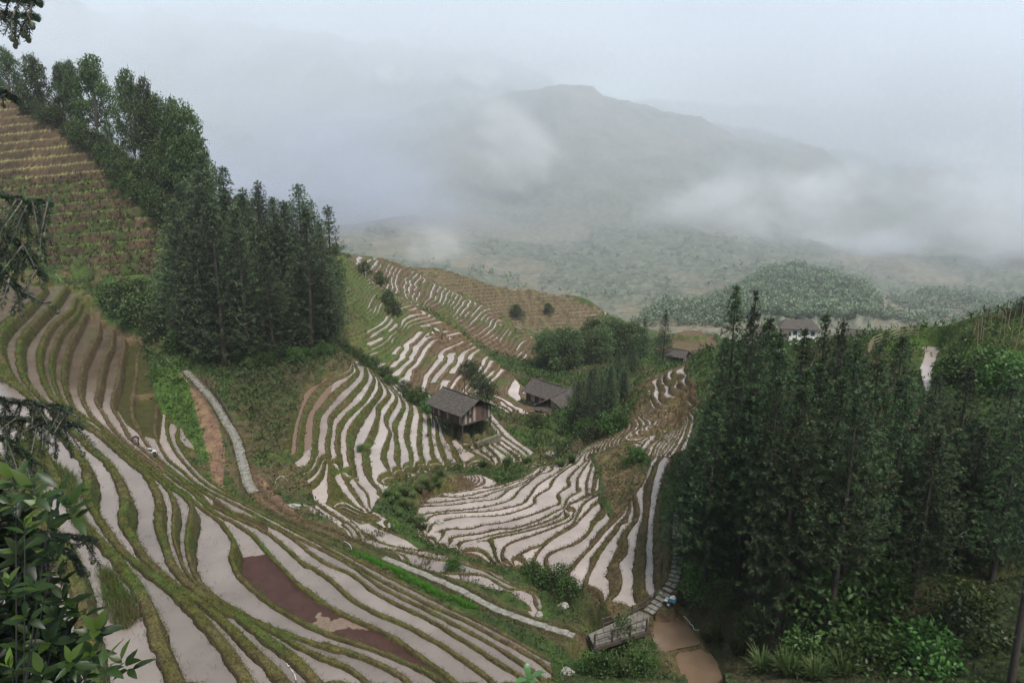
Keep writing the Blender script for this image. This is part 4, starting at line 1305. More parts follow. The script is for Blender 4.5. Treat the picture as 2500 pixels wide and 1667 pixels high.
# ------------------------------------------------------------------ shrubs, reeds, undergrowth, grass
def bush(u, v, size, lab, kind=0, group=None, near=0.0, flat=1.0):
    x, y, z = seen(u, v, near)
    ms = (SHRUBS, LUSH)[kind][rp.randrange(3)]
    root = plant_tree("bush", lab, "bush", group, ms, None, (x, y, z - 0.15), size / 2.4, rp.uniform(0, 6.28), size / 2.4 * flat)
    return root
for u, v, s, k, lab in ((300, 770, 6.5, 0, "dark round bush at the top end of the paddies below the hillside"), (345, 800, 6.0, 0, "big dark bush between the paddies and the fir grove"), (385, 830, 5.5, 0, "leafy bush at the foot of the fir grove above the stairs"),
                        (270, 745, 4.0, 0, "bush left of the dark round one under the bean rows"), (415, 780, 5.0, 0, "bush against the uphill edge of the fir grove"), (430, 860, 3.5, 1, "light green bush at the top of the stone stairs"),
                        (330, 740, 5, 0, "bush behind the dark round one below the bean rows"), (375, 770, 5, 0, "bush squeezed between the big dark one and the firs"),
                        (820, 560 + 60, 3.0, 0, "bush at the valley end of the left grove"), (862, 615, 3.5, 0, "small tree-like bush on the crest of the far terraces"), (930, 700, 4.0, 0, "bush on the spur above the white paddies"), (890, 670, 3.5, 0, "bush along the crest of the green spur"), (948, 745, 4.0, 0, "dark bush beside the white paddies of the spur"),
                        (960, 770, 3.6, 0, "lower bush beside the white paddies of the spur"), (1262, 775, 6.0, 0, "round tree-like bush between the two far terraced ridges"), (1340, 770, 4.5, 0, "bush on the brown far terraces"), (1172, 950, 3.2, 0, "dark bush on the slope above the first wooden house"), (1150, 925, 4, 0, "bush behind the utility pole"), (1190, 975, 3.5, 0, "bush above the gap between the wooden houses"),
                        (1025, 985, 2.8, 1, "bush at the left corner of the first wooden house"), (1050, 1010, 2.4, 1, "tall grass bush under the eave of the first wooden house"), (1306, 1045, 2.4, 0, "bush left of the stilts of the gabled house"), (1392, 1035, 2.6, 1, "yellowish bush in front of the gabled house"), (1380, 1055, 2.2, 0, "bush at the foot of the gabled house"),
                        (1430, 1040, 3.6, 0, "bush below the fir clump"), (1375, 1115, 3.0, 0, "dark bush by the red earth bank of the stream"), (1490, 1060, 3.2, 1, "green bush on the bank below the fir clump"), (1512, 1050, 2.6, 1, "bush on the brow of the right hand terraces"), (1535, 1140, 1.5, 1, "bush on the brown bank amid the right hand paddies"), (1560, 1125, 1.7, 1, "tall grass tuft on the brown bank amid the paddies"),
                        (880, 1105, 1.2, 1, "small bush on the bank of the middle terraces"), (1105, 1395, 1.5, 1, "bush at the end of the long thin paddies"), (1330, 1430, 1.6, 1, "leafy bush in the stream gully below the fan of paddies"), (1365, 1425, 1.8, 1, "dark bush in the stream gully"), (1390, 1455, 1.7, 1, "big leafy bush hanging in the gully beside the paddies"), (1300, 1415, 1.8, 1, "bush at the upper end of the gully"),
                        (1525, 1585, 2.4, 0, "round dark bush against the bridge railing"), (1500, 1600, 1.6, 1, "bush under the bridge deck"), (1440, 1640, 1.5, 1, "bush below the end of the flagged path"), (1560, 1650, 1.8, 1, "grassy bush in the gully below the bridge"), (1480, 1650, 1.7, 1, "bush in the gully near the brown bank"), (1580, 1600, 1.3, 1, "small bush on the bank of the upper brown pond"),
                        (2010, 1560, 4.6, 1, "bright green feathery bush among the fir trunks"), (2150, 1500, 4.0, 1, "tall green shrub among the firs"), (2250, 1640, 3.2, 1, "yellow green bush at the bottom under the firs"), (2120, 1640, 3.0, 1, "ferny bush at the bottom under the firs"), (1700, 1450, 2.5, 1, "bush at the foot of the grove by the path"), (1675, 1380, 2.2, 1, "bush leaning over the flagged path"),
                        (1960, 1640, 2.6, 1, "grassy bush between the bare trunks"), (1840, 1560, 2.0, 1, "bush beside the nearest bare trunk"), (1760, 1480, 2.2, 0, "bush above the upper brown pond"), (2350, 1560, 3.6, 0, "dark bush under the right hand firs"), (1900, 1480, 2.6, 0, "dark bush behind the nearest bare trunk"),
                        (2330, 940, 3.0, 1, "leafy bush beside the curved pond"), (2420, 930, 3.4, 1, "big bush below the bean stakes"), (2470, 960, 3.4, 1, "bush at the edge of the view below the stakes"), (2360, 835, 1.4, 0, "small dark round bush on the bean hill"), (2330, 880, 1.6, 1, "leafy mound right of the curved pond")):
    bush(u, v, s, lab, k)
i = 0
for u0, v0, u1, v1, n_, s, near, grp in ((830, 845, 1045, 1000, 16, 1.9, 90, "bushes along the rim above the middle terraces"), (800, 640, 812, 780, 5, 4.0, 100, "bushes at the valley end of the left grove"),
                                   (190, 340, 420, 560, 16, 4.2, 140, "bushes along the edge of the dry hillside"), (60, 262, 400, 470, 20, 4.0, 150, "bushes under the ridge trees"), (600, 900, 800, 860, 10, 2.0, 80, "bushes below the left grove"), (1440, 1080, 1400, 1000, 6, 2.4, 80, "bushes below the houses"), (425, 862, 820, 800, 16, 3.0, 80, "bushes at the foot of the left grove"), (470, 885, 740, 880, 10, 2.4, 80, "bushes in front of the left grove")):
    lab = {16: "", }.get(n_, "")
    for q in range(n_):
        t = (q + rp.random() * .7) / n_
        text = grp.replace("bushes", "leafy bush")
        bush(u0 + (u1 - u0) * t + rp.uniform(-6, 6), v0 + (v1 - v0) * t + rp.uniform(-6, 6), s * rp.uniform(.7, 1.25), "one " + text + " of the slope", 0 if n_ in (16, 20) else q % 2, grp, near)
def clump(u, v, s, lab, group):
    x, y, z = seen(u, v)
    o = put("reed_clump", CLUMPS[rp.randrange(3)], loc=(x, y, z - .05), label=lab, category="reeds", group=group)
    o.rotation_euler = (0, 0, rp.uniform(0, 6.28))
    o.scale = (s, s, s)
G_RE = "clumps of tall grass along the stream"
for u, v, s in ((955, 1230), (970, 1220), (990, 1210), (1010, 1215), (1025, 1205), (1040, 1190), (985, 1235), (960, 1250), (975, 1262), (1000, 1245), (1062, 1180), (1075, 1172), (945, 1215), (1015, 1280), (1030, 1275), (1020, 1290), (1035, 1295), (1000, 1275), (1070, 1190), (1050, 1200)) and [(a, b, rp.uniform(0.7, 1.25)) for a, b in ((955, 1230), (970, 1220), (990, 1210), (1010, 1215), (1025, 1205), (1040, 1190), (985, 1235), (960, 1250), (975, 1262), (1000, 1245), (1062, 1180), (1075, 1172), (945, 1215), (1015, 1280), (1030, 1275), (1020, 1290), (1035, 1295), (1000, 1275), (1070, 1190), (1050, 1200))]:
    clump(u, v, s, "arching tall grass clump in the hollow between the two fans of paddies", G_RE)
for u, v, s in ((1180, 1140, 1.3), (1240, 1135, 1.3), (1290, 1130, 1.2), (1395, 1130, 1.5), (1370, 1140, 1.5), (1540, 1560, 1.1), (1575, 1620, 1.2), (1590, 1640, 1.2), (1545, 1620, 1.1), (1520, 1650, 1.2), (1860, 1640, 1.5), (1920, 1650, 1.6), (1800, 1600, 1.4), (1750, 1560, 1.2), (1990, 1660, 1.5), (2060, 1650, 1.6), (1840, 1520, 1.4), (1725, 1565, .9)):
    clump(u, v, s, "arching tall grass clump on a wild bank near the stream", "clumps of tall grass on the wild banks")

# undergrowth on all wild ground in view
cand = (~TER) & (PATHD > 1.5) & (rr < 260) & (GU > -250) & (GU < 2750) & (GV > 150) & (GV < 1900) & (ZT < 40)
for Pq in POND:
    mu_, mv_ = np.mean([q[0] for q in Pq]), np.mean([q[1] for q in Pq])
    cand &= ~inside([(mu_ + (q[0] - mu_) * 1.6, mv_ + (q[1] - mv_) * 1.2) for q in Pq], PU, PV)
cand &= ~zone("P 462,945 490,955 530,1020 550,1100 545,1190 590,1235 680,1265 640,1268 560,1225 520,1180 505,1100")
cand &= ~zone("P 1128,1050 1190,1040 1215,1062 1185,1085 1130,1070")
area = (rr ** 2) * DTH * DLR
wgt = np.where(cand, area * np.clip(70 / rr, 0.35, 1.3) ** 1.2, 0).ravel()
wgt /= wgt.sum()
NU = 34000
pick = rng.choice(len(wgt), NU, p=wgt)
px, py, pz = GX.ravel()[pick], GY.ravel()[pick], ZT.ravel()[pick]
pc = cov.reshape(-1, 3)[pick]
big = np.clip(np.hypot(px, py) / 80, 0.5, 1.5)
m = 6
P = np.repeat(np.stack([px, py, pz], 1), m, 0)
sc_ = np.repeat(big * rng.uniform(0.5, 1.3, NU), m)
P += rng.normal(0, 1, P.shape) * np.array([0.34, 0.34, 0.0]) * sc_[:, None]
P[:, 2] += rng.uniform(0, 0.45, len(P)) * sc_
D = unit(rng.normal(0, 0.7, P.shape) + np.array([0, 0, 0.55]))
co, f = blades(P, D, sc_ * rng.uniform(0.3, 0.6, len(P)), sc_ * rng.uniform(0.10, 0.22, len(P)), rng, 0.05)
tint = np.repeat(pc * rng.uniform(0.6, 1.35, (NU, 1)), m, 0)
g_ = (rng.random((NU * 1, 1)) < 0.5)
tint = np.where(np.repeat(g_, m, 0), tint * 0.5 + np.array([0.03, 0.062, 0.012]) * 0.6, tint)
me = leaf_mesh("undergrowth", [(co, f, np.repeat(tint, 4, 0))])
put("undergrowth", me, M_GRASS, kind='stuff')

# grass on the banks and faces
def scatter_grass(mask, n, ln, wd, name, up=0.8, c2=(0.055, 0.10, 0.012), power=1.5, lift=0.0, tintmul=1.0, zarr=None):
    w = np.where(mask, area * np.clip(45 / rr, 0.1, 1.6) ** power, 0).ravel()
    if w.sum() <= 0:
        return None
    w /= w.sum()
    pk = rng.choice(len(w), n, p=w)
    q = 3
    zz = ZT if zarr is None else zarr
    P_ = np.repeat(np.stack([GX.ravel()[pk], GY.ravel()[pk], zz.ravel()[pk] + lift], 1), q, 0)
    P_ = P_ + rng.normal(0, 1, P_.shape) * np.array([0.09, 0.09, 0.01])
    D_ = unit(rng.normal(0, 0.55, P_.shape) + np.array([0, 0, up]))
    s_ = np.repeat(np.clip(rr + 0 * GX, 20, 130).ravel()[pk] / 60, q) ** 0.6
    c_, f_ = blades(P_, D_, ln * s_ * rng.uniform(0.6, 1.3, len(P_)), wd * s_ * rng.uniform(0.7, 1.3, len(P_)), rng, 0.08)
    t_ = np.repeat(cov.reshape(-1, 3)[pk] * tintmul * rng.uniform(0.7, 1.5, (n, 1)), q, 0)
    g_ = np.repeat(rng.random((n, 1)) < 0.35, q, 0)
    t_ = np.where(g_, t_ * 0.4 + np.array(c2) * 0.7, t_)
    return put(name, leaf_mesh(name, [(c_, f_, np.repeat(t_, 4, 0))]), M_GRASS, kind='stuff')
vis = (GU > -200) & (GU < 2600) & (GV < 1850)
scatter_grass(onbank & vis & (rr < 150) & np.isin(GID, [0, 1, 2, 4]), 52000, 0.17, 0.04, "grass")
scatter_grass(onbank & vis & (rr < 140) & gC, 12000, 0.22, 0.045, "grass")
scatter_grass(gstrip & vis, 14000, 0.34, 0.06, "grass", c2=(0.04, 0.15, 0.008))
scatter_grass((GID == 9) & vis & (GV > 430), 9000, 0.5, 0.12, "grass")
scatter_grass((PATHD > 0.32) & (PATHD < 0.8) & vis & (GV > 890), 4200, 0.2, 0.05, "grass")
# seedlings and weeds standing in the water
seed = WET & vis & (rr < 60) & (GID == 0) & (fbm(GX * .5, GY * .5, 2, 99) > 0.55)
scatter_grass(seed, 1500, 0.30, 0.016, "rice_seedlings", up=1.6, zarr=Z0, tintmul=0.7)
seed = WET & vis & (GID == 0) & zone("Z3 600,800 700,860 760,960 840,1060 860,1150 760,1180 690,1120 640,1000")
scatter_grass(seed, 1100, 0.62, 0.035, "rice_seedlings", up=1.5, zarr=Z0, c2=(0.05, 0.12, 0.03))
seed = WET & vis & (GID == 0) & (zone("Z3 40,60 240,60 300,300 240,420 100,280") | zone("Z3 300,120 460,260 500,420 420,380 340,240") | zone("Z3 430,420 600,620 560,700 450,560"))
scatter_grass(seed, 2600, 0.6, 0.03, "rice_seedlings", up=1.5, zarr=Z0, c2=(0.05, 0.12, 0.03))
seed = WET & vis & ((GID == 1) | (gB & zone("P 1030,1060 1180,1060 1300,1130 1100,1150"))) & (fbm(GX * .6, GY * .6, 2, 97) > 0.5)
scatter_grass(seed, 1300, 0.30, 0.05, "rice_seedlings", up=1.3, zarr=Z0, c2=(0.09, 0.12, 0.03))

# far woods, tree by tree but too many and too small to tell apart
tp, th_w = WOOD_TREES
q = 16
P = np.repeat(tp, q, 0)
hh = np.repeat(th_w, q)
tt_ = rng.random(len(P))
P[:, 2] += hh * (0.1 + 0.8 * tt_)
rad_ = hh * 0.42 * (1.05 - tt_)
an = rng.uniform(0, 6.283, len(P))
P[:, 0] += np.cos(an) * rad_ * rng.uniform(.3, 1, len(P)); P[:, 1] += np.sin(an) * rad_ * rng.uniform(.3, 1, len(P))
D = unit(np.stack([np.cos(an) * .7, np.sin(an) * .7, rng.uniform(-.2, .9, len(P))], 1))
co, f = blades(P, D, rng.uniform(1.2, 2.4, len(P)), rng.uniform(.8, 1.5, len(P)), rng, .05)
tn = np.array([0.066, 0.088, 0.050]) * np.repeat(rng.uniform(.6, 1.6, (len(tp), 1)), q, 0) * (0.6 + 0.9 * tt_[:, None])
put("woods", leaf_mesh("woods", [(co, f, np.repeat(tn, 4, 0))]), M_LEAF, kind='stuff')

# ------------------------------------------------------------------ mesh builder for made things
class MB:
    def __init__(self):
        self.co, self.f, self.m = [], [], []
    def add(self, co, f, m=0):
        o = len(self.co)
        self.co += [tuple(c) for c in co]
        for q in f:
            self.f.append(tuple(i + o for i in q))
            self.m.append(m)
    def box(self, c, s, rz=0.0, m=0, tilt=None):
        x, y, z = s[0] / 2, s[1] / 2, s[2] / 2
        R_ = Matrix.Rotation(rz, 3, 'Z')
        if tilt is not None:
            R_ = tilt
        P = [R_ @ Vector(v) + Vector(c) for v in ((-x, -y, -z), (x, -y, -z), (x, y, -z), (-x, y, -z), (-x, -y, z), (x, -y, z), (x, y, z), (-x, y, z))]
        self.add(P, [(0, 3, 2, 1), (4, 5, 6, 7), (0, 1, 5, 4), (1, 2, 6, 5), (2, 3, 7, 6), (3, 0, 4, 7)], m)
    def bar(self, a, b, r, seg=6, r2=None, m=0):
        co, f = tube([a, b], [r, r if r2 is None else r2], seg)
        n = len(co)
        self.add(co, [tuple(q) for q in f] + [tuple(range(seg - 1, -1, -1)), tuple(range(n - seg, n))], m)
    def pipe(self, P, r, seg=6, m=0):
        co, f = tube(P, [r] * len(P), seg)
        self.add(co, [tuple(q) for q in f], m)
    def poly(self, P, m=0):
        self.add(P, [tuple(range(len(P)))], m)
    def slab(self, P, t, m=0):
        """a panel through the points P with thickness t downwards along its normal"""
        P = [Vector(p) for p in P]
        n = (P[1] - P[0]).cross(P[2] - P[0]).normalized()
        Q = [p - n * t for p in P]
        k = len(P)
        self.add(P + Q, [tuple(range(k)), tuple(range(2 * k - 1, k - 1, -1))] + [(i, i + k, (i + 1) % k + k, (i + 1) % k) for i in range(k)], m)
    def mesh(self, name, smooth=False):
        me_ = bpy.data.meshes.new(name)
        me_.from_pydata(self.co, [], self.f)
        me_.polygons.foreach_set("material_index", self.m)
        if smooth:
            me_.polygons.foreach_set("use_smooth", [True] * len(self.f))
        me_.update()
        return me_

def mat_plain(name, c1, c2, scale=3.0, rough=0.8, stretch=(1, 1, 1), detail=5, metal=0.0, bump=0.0):
    m, N, L, b = new_mat(name)
    mp = N.new("ShaderNodeMapping"); mp.inputs['Scale'].default_value = stretch
    L.new(obj_coord(N), mp.inputs['Vector'])
    n = noise(N, L, scale, detail, 0.65, mp.outputs['Vector'])
    r = ramp(N, L, n.outputs['Fac'], [(0.3, c1), (0.7, c2)])
    L.new(r.outputs['Color'], b.inputs['Base Color'])
    b.inputs['Roughness'].default_value = rough
    b.inputs['Metallic'].default_value = metal
    if bump:
        bp = N.new("ShaderNodeBump"); bp.inputs['Strength'].default_value = bump; bp.inputs['Distance'].default_value = 0.03
        L.new(n.outputs['Fac'], bp.inputs['Height']); L.new(bp.outputs['Normal'], b.inputs['Normal'])
    return m

M_STONE = mat_plain("flagstone", (0.085, 0.076, 0.062), (0.22, 0.205, 0.18), 2.0, 0.8, bump=0.3)
M_WOOD = mat_plain("weathered planks", (0.035, 0.021, 0.016), (0.12, 0.062, 0.045), 3.0, 0.85, (3, 3, 0.35))
M_DARKWOOD = mat_plain("dark timber", (0.018, 0.013, 0.011), (0.06, 0.042, 0.033), 4.0, 0.85, (3, 3, 0.4))
M_PALEWOOD = mat_plain("grey boards", (0.14, 0.12, 0.10), (0.32, 0.28, 0.24), 4.0, 0.85, (3, 3, 0.4))
M_ROOF = mat_plain("clay roof tiles", (0.008, 0.007, 0.006), (0.085, 0.068, 0.056), 3.0, 0.9, detail=6, bump=0.6)
M_BAMBOO = mat_plain("bamboo", (0.11, 0.08, 0.055), (0.25, 0.19, 0.13), 5.0, 0.7, (3, 3, 0.5))
M_WHITE = mat_plain("white plastic", (0.32, 0.32, 0.31), (0.48, 0.48, 0.46), 3.0, 0.5)
M_PLASTER = mat_plain("whitewashed wall", (0.50, 0.48, 0.45), (0.68, 0.66, 0.62), 0.8, 0.9)
M_GLASS = mat_plain("dark window", (0.02, 0.025, 0.03), (0.05, 0.055, 0.06), 1.0, 0.2)
M_BLUE = mat_plain("blue paint", (0.03, 0.14, 0.21), (0.06, 0.24, 0.34), 6.0, 0.45)
M_BLACK = mat_plain("black rubber and iron", (0.012, 0.012, 0.013), (0.035, 0.033, 0.033), 6.0, 0.6)
M_GREENP = mat_plain("green paint", (0.015, 0.06, 0.03), (0.03, 0.10, 0.05), 6.0, 0.5)
M_ROCK = mat_plain("pale rock", (0.11, 0.10, 0.085), (0.27, 0.255, 0.225), 2.5, 0.85, bump=0.6)
M_SILT = mat_plain("silty pond", (0.098, 0.064, 0.041), (0.145, 0.098, 0.064), 0.6, 0.28)
M_CLOTH = mat_plain("dark work clothes", (0.010, 0.011, 0.016), (0.028, 0.028, 0.036), 8.0, 0.9)
M_SKIN = mat_plain("skin", (0.28, 0.16, 0.10), (0.34, 0.20, 0.13), 8.0, 0.6)
M_REDSOIL = mat_plain("red soil", (0.14, 0.07, 0.045), (0.27, 0.145, 0.10), 2.0, 0.95)

# ------------------------------------------------------------------ ponds
for Pq, zp, mt in zip(POND, POND_Z, (M_SILT, M_SILT, M_WATER)):
    cx_, cy_ = np.mean([p[0] for p in Pq]), np.mean([p[1] for p in Pq])
    P3 = [at_z(cx_ + (u - cx_) * 1.12, cy_ + (v - cy_) * 1.05, zp - 0.02) for u, v in rounded(Pq + Pq[:1])[:-1, :2]]
    b_ = MB(); b_.poly(P3)
    me_ = b_.mesh("pond_water")
    add_attr(me_, "tone", np.ones(len(me_.vertices))); add_attr(me_, "kind", np.zeros(len(me_.vertices)))
    put("pond_water", me_, mt, kind='structure')

# ------------------------------------------------------------------ flagged paths
def flag_path(P3, width, step, cols, lab):
    b_ = MB()
    P = densify(P3[::6], 0.04)
    dist = np.concatenate([[0], np.cumsum(np.linalg.norm(np.diff(P, axis=0), axis=1))])
    s = 0.0
    r = random.Random(3)
    while s < dist[-1] - step:
        ln = step * r.uniform(0.8, 1.2)
        i = int(np.searchsorted(dist, s + ln / 2)); j = min(i + 12, len(P) - 1); k = max(i - 12, 0)
        d = P[j] - P[k]
        rz = math.atan2(d[1], d[0])
        nx, ny = -math.sin(rz), math.cos(rz)
        for c in range(cols):
            if r.random() < 0.0:
                continue
            o = r.uniform(-.05, .05) + ((c + 0.5) / cols - 0.5) * width
            b_.box((P[i][0] + nx * o, P[i][1] + ny * o, P[i][2] + 0.05 + r.uniform(-.012, .012)), (ln - 0.015, width / cols * r.uniform(0.93, 0.985), 0.10), rz + r.uniform(-.03, .03))
        s += ln
    put("stone_path", b_.mesh("stone_path"), M_STONE, kind='structure')
pa = PATHS[0]
pu, pv_ = project(pa[:, 0], pa[:, 1], pa[:, 2])
flag_path(pa[(pv_ < 1205)], 1.15, 0.5, 1, "")
flag_path(pa[(pu > 935)], 0.66, 0.5, 1, "")
flag_path(PATHS[1], 0.85, 0.5, 2, "")

# ------------------------------------------------------------------ footbridge
nl, nr_ = Vector(at_z(1449, 1578, -35.0)), Vector(at_z(1581, 1538, -34.6))
fl_, fr_ = Vector(at_z(1436, 1549, -35.0)), Vector(at_z(1590, 1478, -34.3))
br = put("footbridge", None, loc=tuple(nl), label="small flagged footbridge with dark wooden railings over the gully", category="bridge")
def rel(p): return Vector(p) - nl
b_ = MB()
dk = [rel(nl) + Vector((0, 0, .06)), rel(nr_) + Vector((0, 0, .06)), rel(fr_) + Vector((0, 0, .06)), rel(fl_) + Vector((0, 0, .06))]
NSEG = 9
for i in range(NSEG):
    for c in range(2):
        t0, t1, w0, w1 = (i + .03) / NSEG, (i + .97) / NSEG, c / 2 + .02, (c + 1) / 2 - .02
        q = [(dk[0].lerp(dk[1], t)).lerp(dk[3].lerp(dk[2], t), w) for t, w in ((t0, w0), (t1, w0), (t1, w1), (t0, w1))]
        b_.slab(q, 0.12)
put("deck", b_.mesh("deck"), mat_plain("worn deck stones", (0.06, 0.052, 0.042), (0.15, 0.137, 0.117), 2.2, 0.85), parent=br)
b_ = MB()
for a, c in ((nl, nr_), (fl_, fr_)):
    a, c = rel(a), rel(c)
    d = (c - a)
    b_.box((a + c) / 2 - Vector((0, 0, .22)), (d.length, .25, .28), tilt=Matrix(((d.normalized()), (Vector((0, 0, 1)).cross(d)).normalized(), d.normalized().cross((Vector((0, 0, 1)).cross(d)).normalized()))).transposed())
put("beam", b_.mesh("beam"), M_DARKWOOD, parent=br)
def railing(root, org, bases, h, mat, r=0.07, rails=(1.0, 0.55), rr_=0.04):
    bs = [Vector(b) - org for b in bases]
    for b in bs:
        q = MB(); q.bar(b - Vector((0, 0, .25)), b + Vector((0, 0, h)), r, 7)
        put("post", q.mesh("post"), mat, parent=root)
    for fr in rails:
        q = MB()
        for a, b in zip(bs[:-1], bs[1:]):
            q.bar(a + Vector((0, 0, h * fr - .08)), b + Vector((0, 0, h * fr - .08)), rr_, 6)
        put("rail", q.mesh("rail"), mat, parent=root)
railing(br, nl, [nl.lerp(nr_, t) for t in (0.02, .34, .67, .98)], 1.05, M_DARKWOOD, .085)
fb = [at_z(1470, 1537, -35.0), at_z(1510, 1522, -34.9), at_z(1543, 1505, -34.7), at_z(1573, 1492, -34.5), at_z(1598, 1470, -34.2)]
railing(br, nl, [Vector(p) for p in fb], 1.05, M_DARKWOOD, .085)

# railing beside the stairs
st = [(492, 925), (505, 941), (516, 955), (528, 970), (538, 986), (551, 1008), (564, 1032)]
P_ = [Vector((*seen(u, v)[:2], 0)) for u, v in st]
for p in P_:
    p.z = ground(p.x, p.y)
fe = put("stair_railing", None, loc=tuple(P_[0]), label="wooden railing running down beside the stone stairs under the fir grove", category="railing")
railing(fe, P_[0], P_, 1.15, M_DARKWOOD, .07, (1.0, .66, .33))
for a, b, lab in (((405, 879), (420, 896), "short pale pole leaning in the grass by the top of the stairs"), ((440, 915), (463, 945), "thin pole lying beside the brown strip under the stairs")):
    A, B = Vector(seen(*a)), Vector(seen(*b))
    q = MB(); q.bar(Vector((0, 0, .3)), B - A + Vector((0, 0, .3)), .06)
    put("wooden_pole", q.mesh("wooden_pole"), M_BAMBOO, loc=tuple(A), label=lab, category="pole")

# ------------------------------------------------------------------ timber houses
def timber_house(lab, L, R, half, z_r, z_e, z_f, z_g, over=0.8, skirt=False, pent=True, stilts=True, name="timber_house", wall=M_WOOD, win=True):
    """gabled house on stilts; L and R are the ends of the ridge in plan"""
    L, R = Vector((*L, 0)), Vector((*R, 0))
    a = (R - L).normalized()
    n = Vector((a.y, -a.x, 0))
    if n.y > 0:
        n = -n                    # towards the lookout
    o = (L + R) / 2
    o.z = z_g
    root = put(name, None, loc=tuple(o), label=lab, category="house")
    h = (R - L).length / 2
    def P(s, t, z): return a * s + n * t + Vector((0, 0, z - z_g))
    b = MB()
    for sg in (1, -1):
        n_rows = 11
        for k in range(n_rows):      # courses of tiles, each lapping the one below
            t0, t1 = k / n_rows, (k + 1) / n_rows + 0.012
            za, zb = z_r + (z_e - z_r) * t0, z_r + (z_e - z_r) * t1
            sag = lambda s: -0.10 * (1 - (s / h) ** 2)
            ss = [-h, -h / 2, 0, h / 2, h]
            for s0, s1 in zip(ss[:-1], ss[1:]):
                q = [P(s0, sg * half * t0, za + sag(s0) + .03), P(s0, sg * half * t1, zb + sag(s0) + .06), P(s1, sg * half * t1, zb + sag(s1) + .06), P(s1, sg * half * t0, za + sag(s1) + .03)]
                b.slab(q if sg > 0 else q[::-1], .07)
    roof = put("roof", b.mesh("roof"), M_ROOF, parent=root)
    b = MB(); b.bar(P(-h - .05, 0, z_r + .08), P(h + .05, 0, z_r + .06), .12, 6)
    put("ridge", b.mesh("ridge"), M_ROOF, parent=roof)
    b = MB()
    for sg in (1, -1):
        b.bar(P(-h, sg * half * .98, z_e - .08), P(h, sg * half * .98, z_e - .08), .05, 5)
    put("eave_batten", b.mesh("eave_batten"), M_PALEWOOD, parent=roof)
    wi, hi = half - over, h - over
    ze = z_r + (z_e - z_r) * wi / half - .12
    b = MB()
    rng_ = random.Random(hash(lab) % 1000)
    for sg in (1, -1):               # gable walls of upright boards
        nb = 13
        for k in range(nb):
            t0, t1 = -wi + 2 * wi * k / nb, -wi + 2 * wi * (k + 1) / nb - .02
            tm = max(abs(t0), abs(t1))
            top = z_r + (z_e - z_r) * tm / half - .14
            if top - z_f < .3:
                continue
            if top > ze + .5 and rng_.random() < .5:
                top = ze + .3
            mi = (0, 0, 1, 2)[rng_.randrange(4)]
            off = rng_.uniform(-.015, .015)
            b.box(P(sg * (hi + off), (t0 + t1) / 2, (top + z_f) / 2), (.05, t1 - t0, top - z_f), math.atan2(a.y, a.x), mi)
        nb = 20
        for k in range(nb):
            s0, s1 = -hi + 2 * hi * k / nb, -hi + 2 * hi * (k + 1) / nb - .02
            b.box(P((s0 + s1) / 2, sg * (wi + rng_.uniform(-.015, .015)), (ze + z_f) / 2), (s1 - s0, .05, ze - z_f), math.atan2(a.y, a.x), (0, 0, 1, 2)[rng_.randrange(4)])
    put("wall", b.mesh("wall"), [wall, M_DARKWOOD, M_PALEWOOD if wall is M_WOOD else wall], parent=root)
    b = MB(); b.box(P(0, 0, z_f - .08), (2 * hi + .4, 2 * wi + .4, .16), math.atan2(a.y, a.x))
    put("floor_frame", b.mesh("floor_frame"), M_DARKWOOD, parent=root)
    if stilts:
        for s in (-hi, -hi / 3, hi / 3, hi):
            for t in (-wi, wi):
                p = P(s, t, 0); gz = ground(o.x + p.x, o.y + p.y)
                b = MB(); b.bar(P(s, t, min(gz, z_f) - .3), P(s, t, ze), .11, 7)
                put("stilt", b.mesh("stilt"), M_DARKWOOD, parent=root)
    if skirt:                        # lean-to roof under the near gable
        sg = -1 if (L - Vector((0, 0, 0))).length < R.length else 1
        b = MB()
        for k in range(5):
            t0, t1 = k / 5, (k + 1) / 5 + .02
            z0_, z1_ = z_e + .25 - .75 * t0, z_e + .25 - .75 * t1
            q = [P(sg * (hi + 1.3 * t0), -half * (.98 + .12 * t0), z0_), P(sg * (hi + 1.3 * t1), -half * (.98 + .12 * t1), z1_ + .03), P(sg * (hi + 1.3 * t1), half * (.98 + .12 * t1), z1_ + .03), P(sg * (hi + 1.3 * t0), half * (.98 + .12 * t0), z0_)]
            b.slab(q if sg < 0 else q[::-1], .07)
        put("lean_to_roof", b.mesh("lean_to_roof"), M_ROOF, parent=root)
        b = MB(); b.box(P(sg * (hi + .95), 0, (z_e - .45 + z_f) / 2), (.06, 2 * wi + .5, z_e - .45 - z_f), math.atan2(a.y, a.x))
        put("gallery_wall", b.mesh("gallery_wall"), M_WOOD, parent=root)
    if win:
        sg = 1 if R.length < L.length else -1
        for t in (-wi * .45, wi * .45):
            b = MB(); b.box(P(sg * (hi + .045), t, z_f + .55 * (ze - z_f)), (.04, .7, .6), math.atan2(a.y, a.x))
            put("window", b.mesh("window"), M_GLASS, parent=root)
    return root

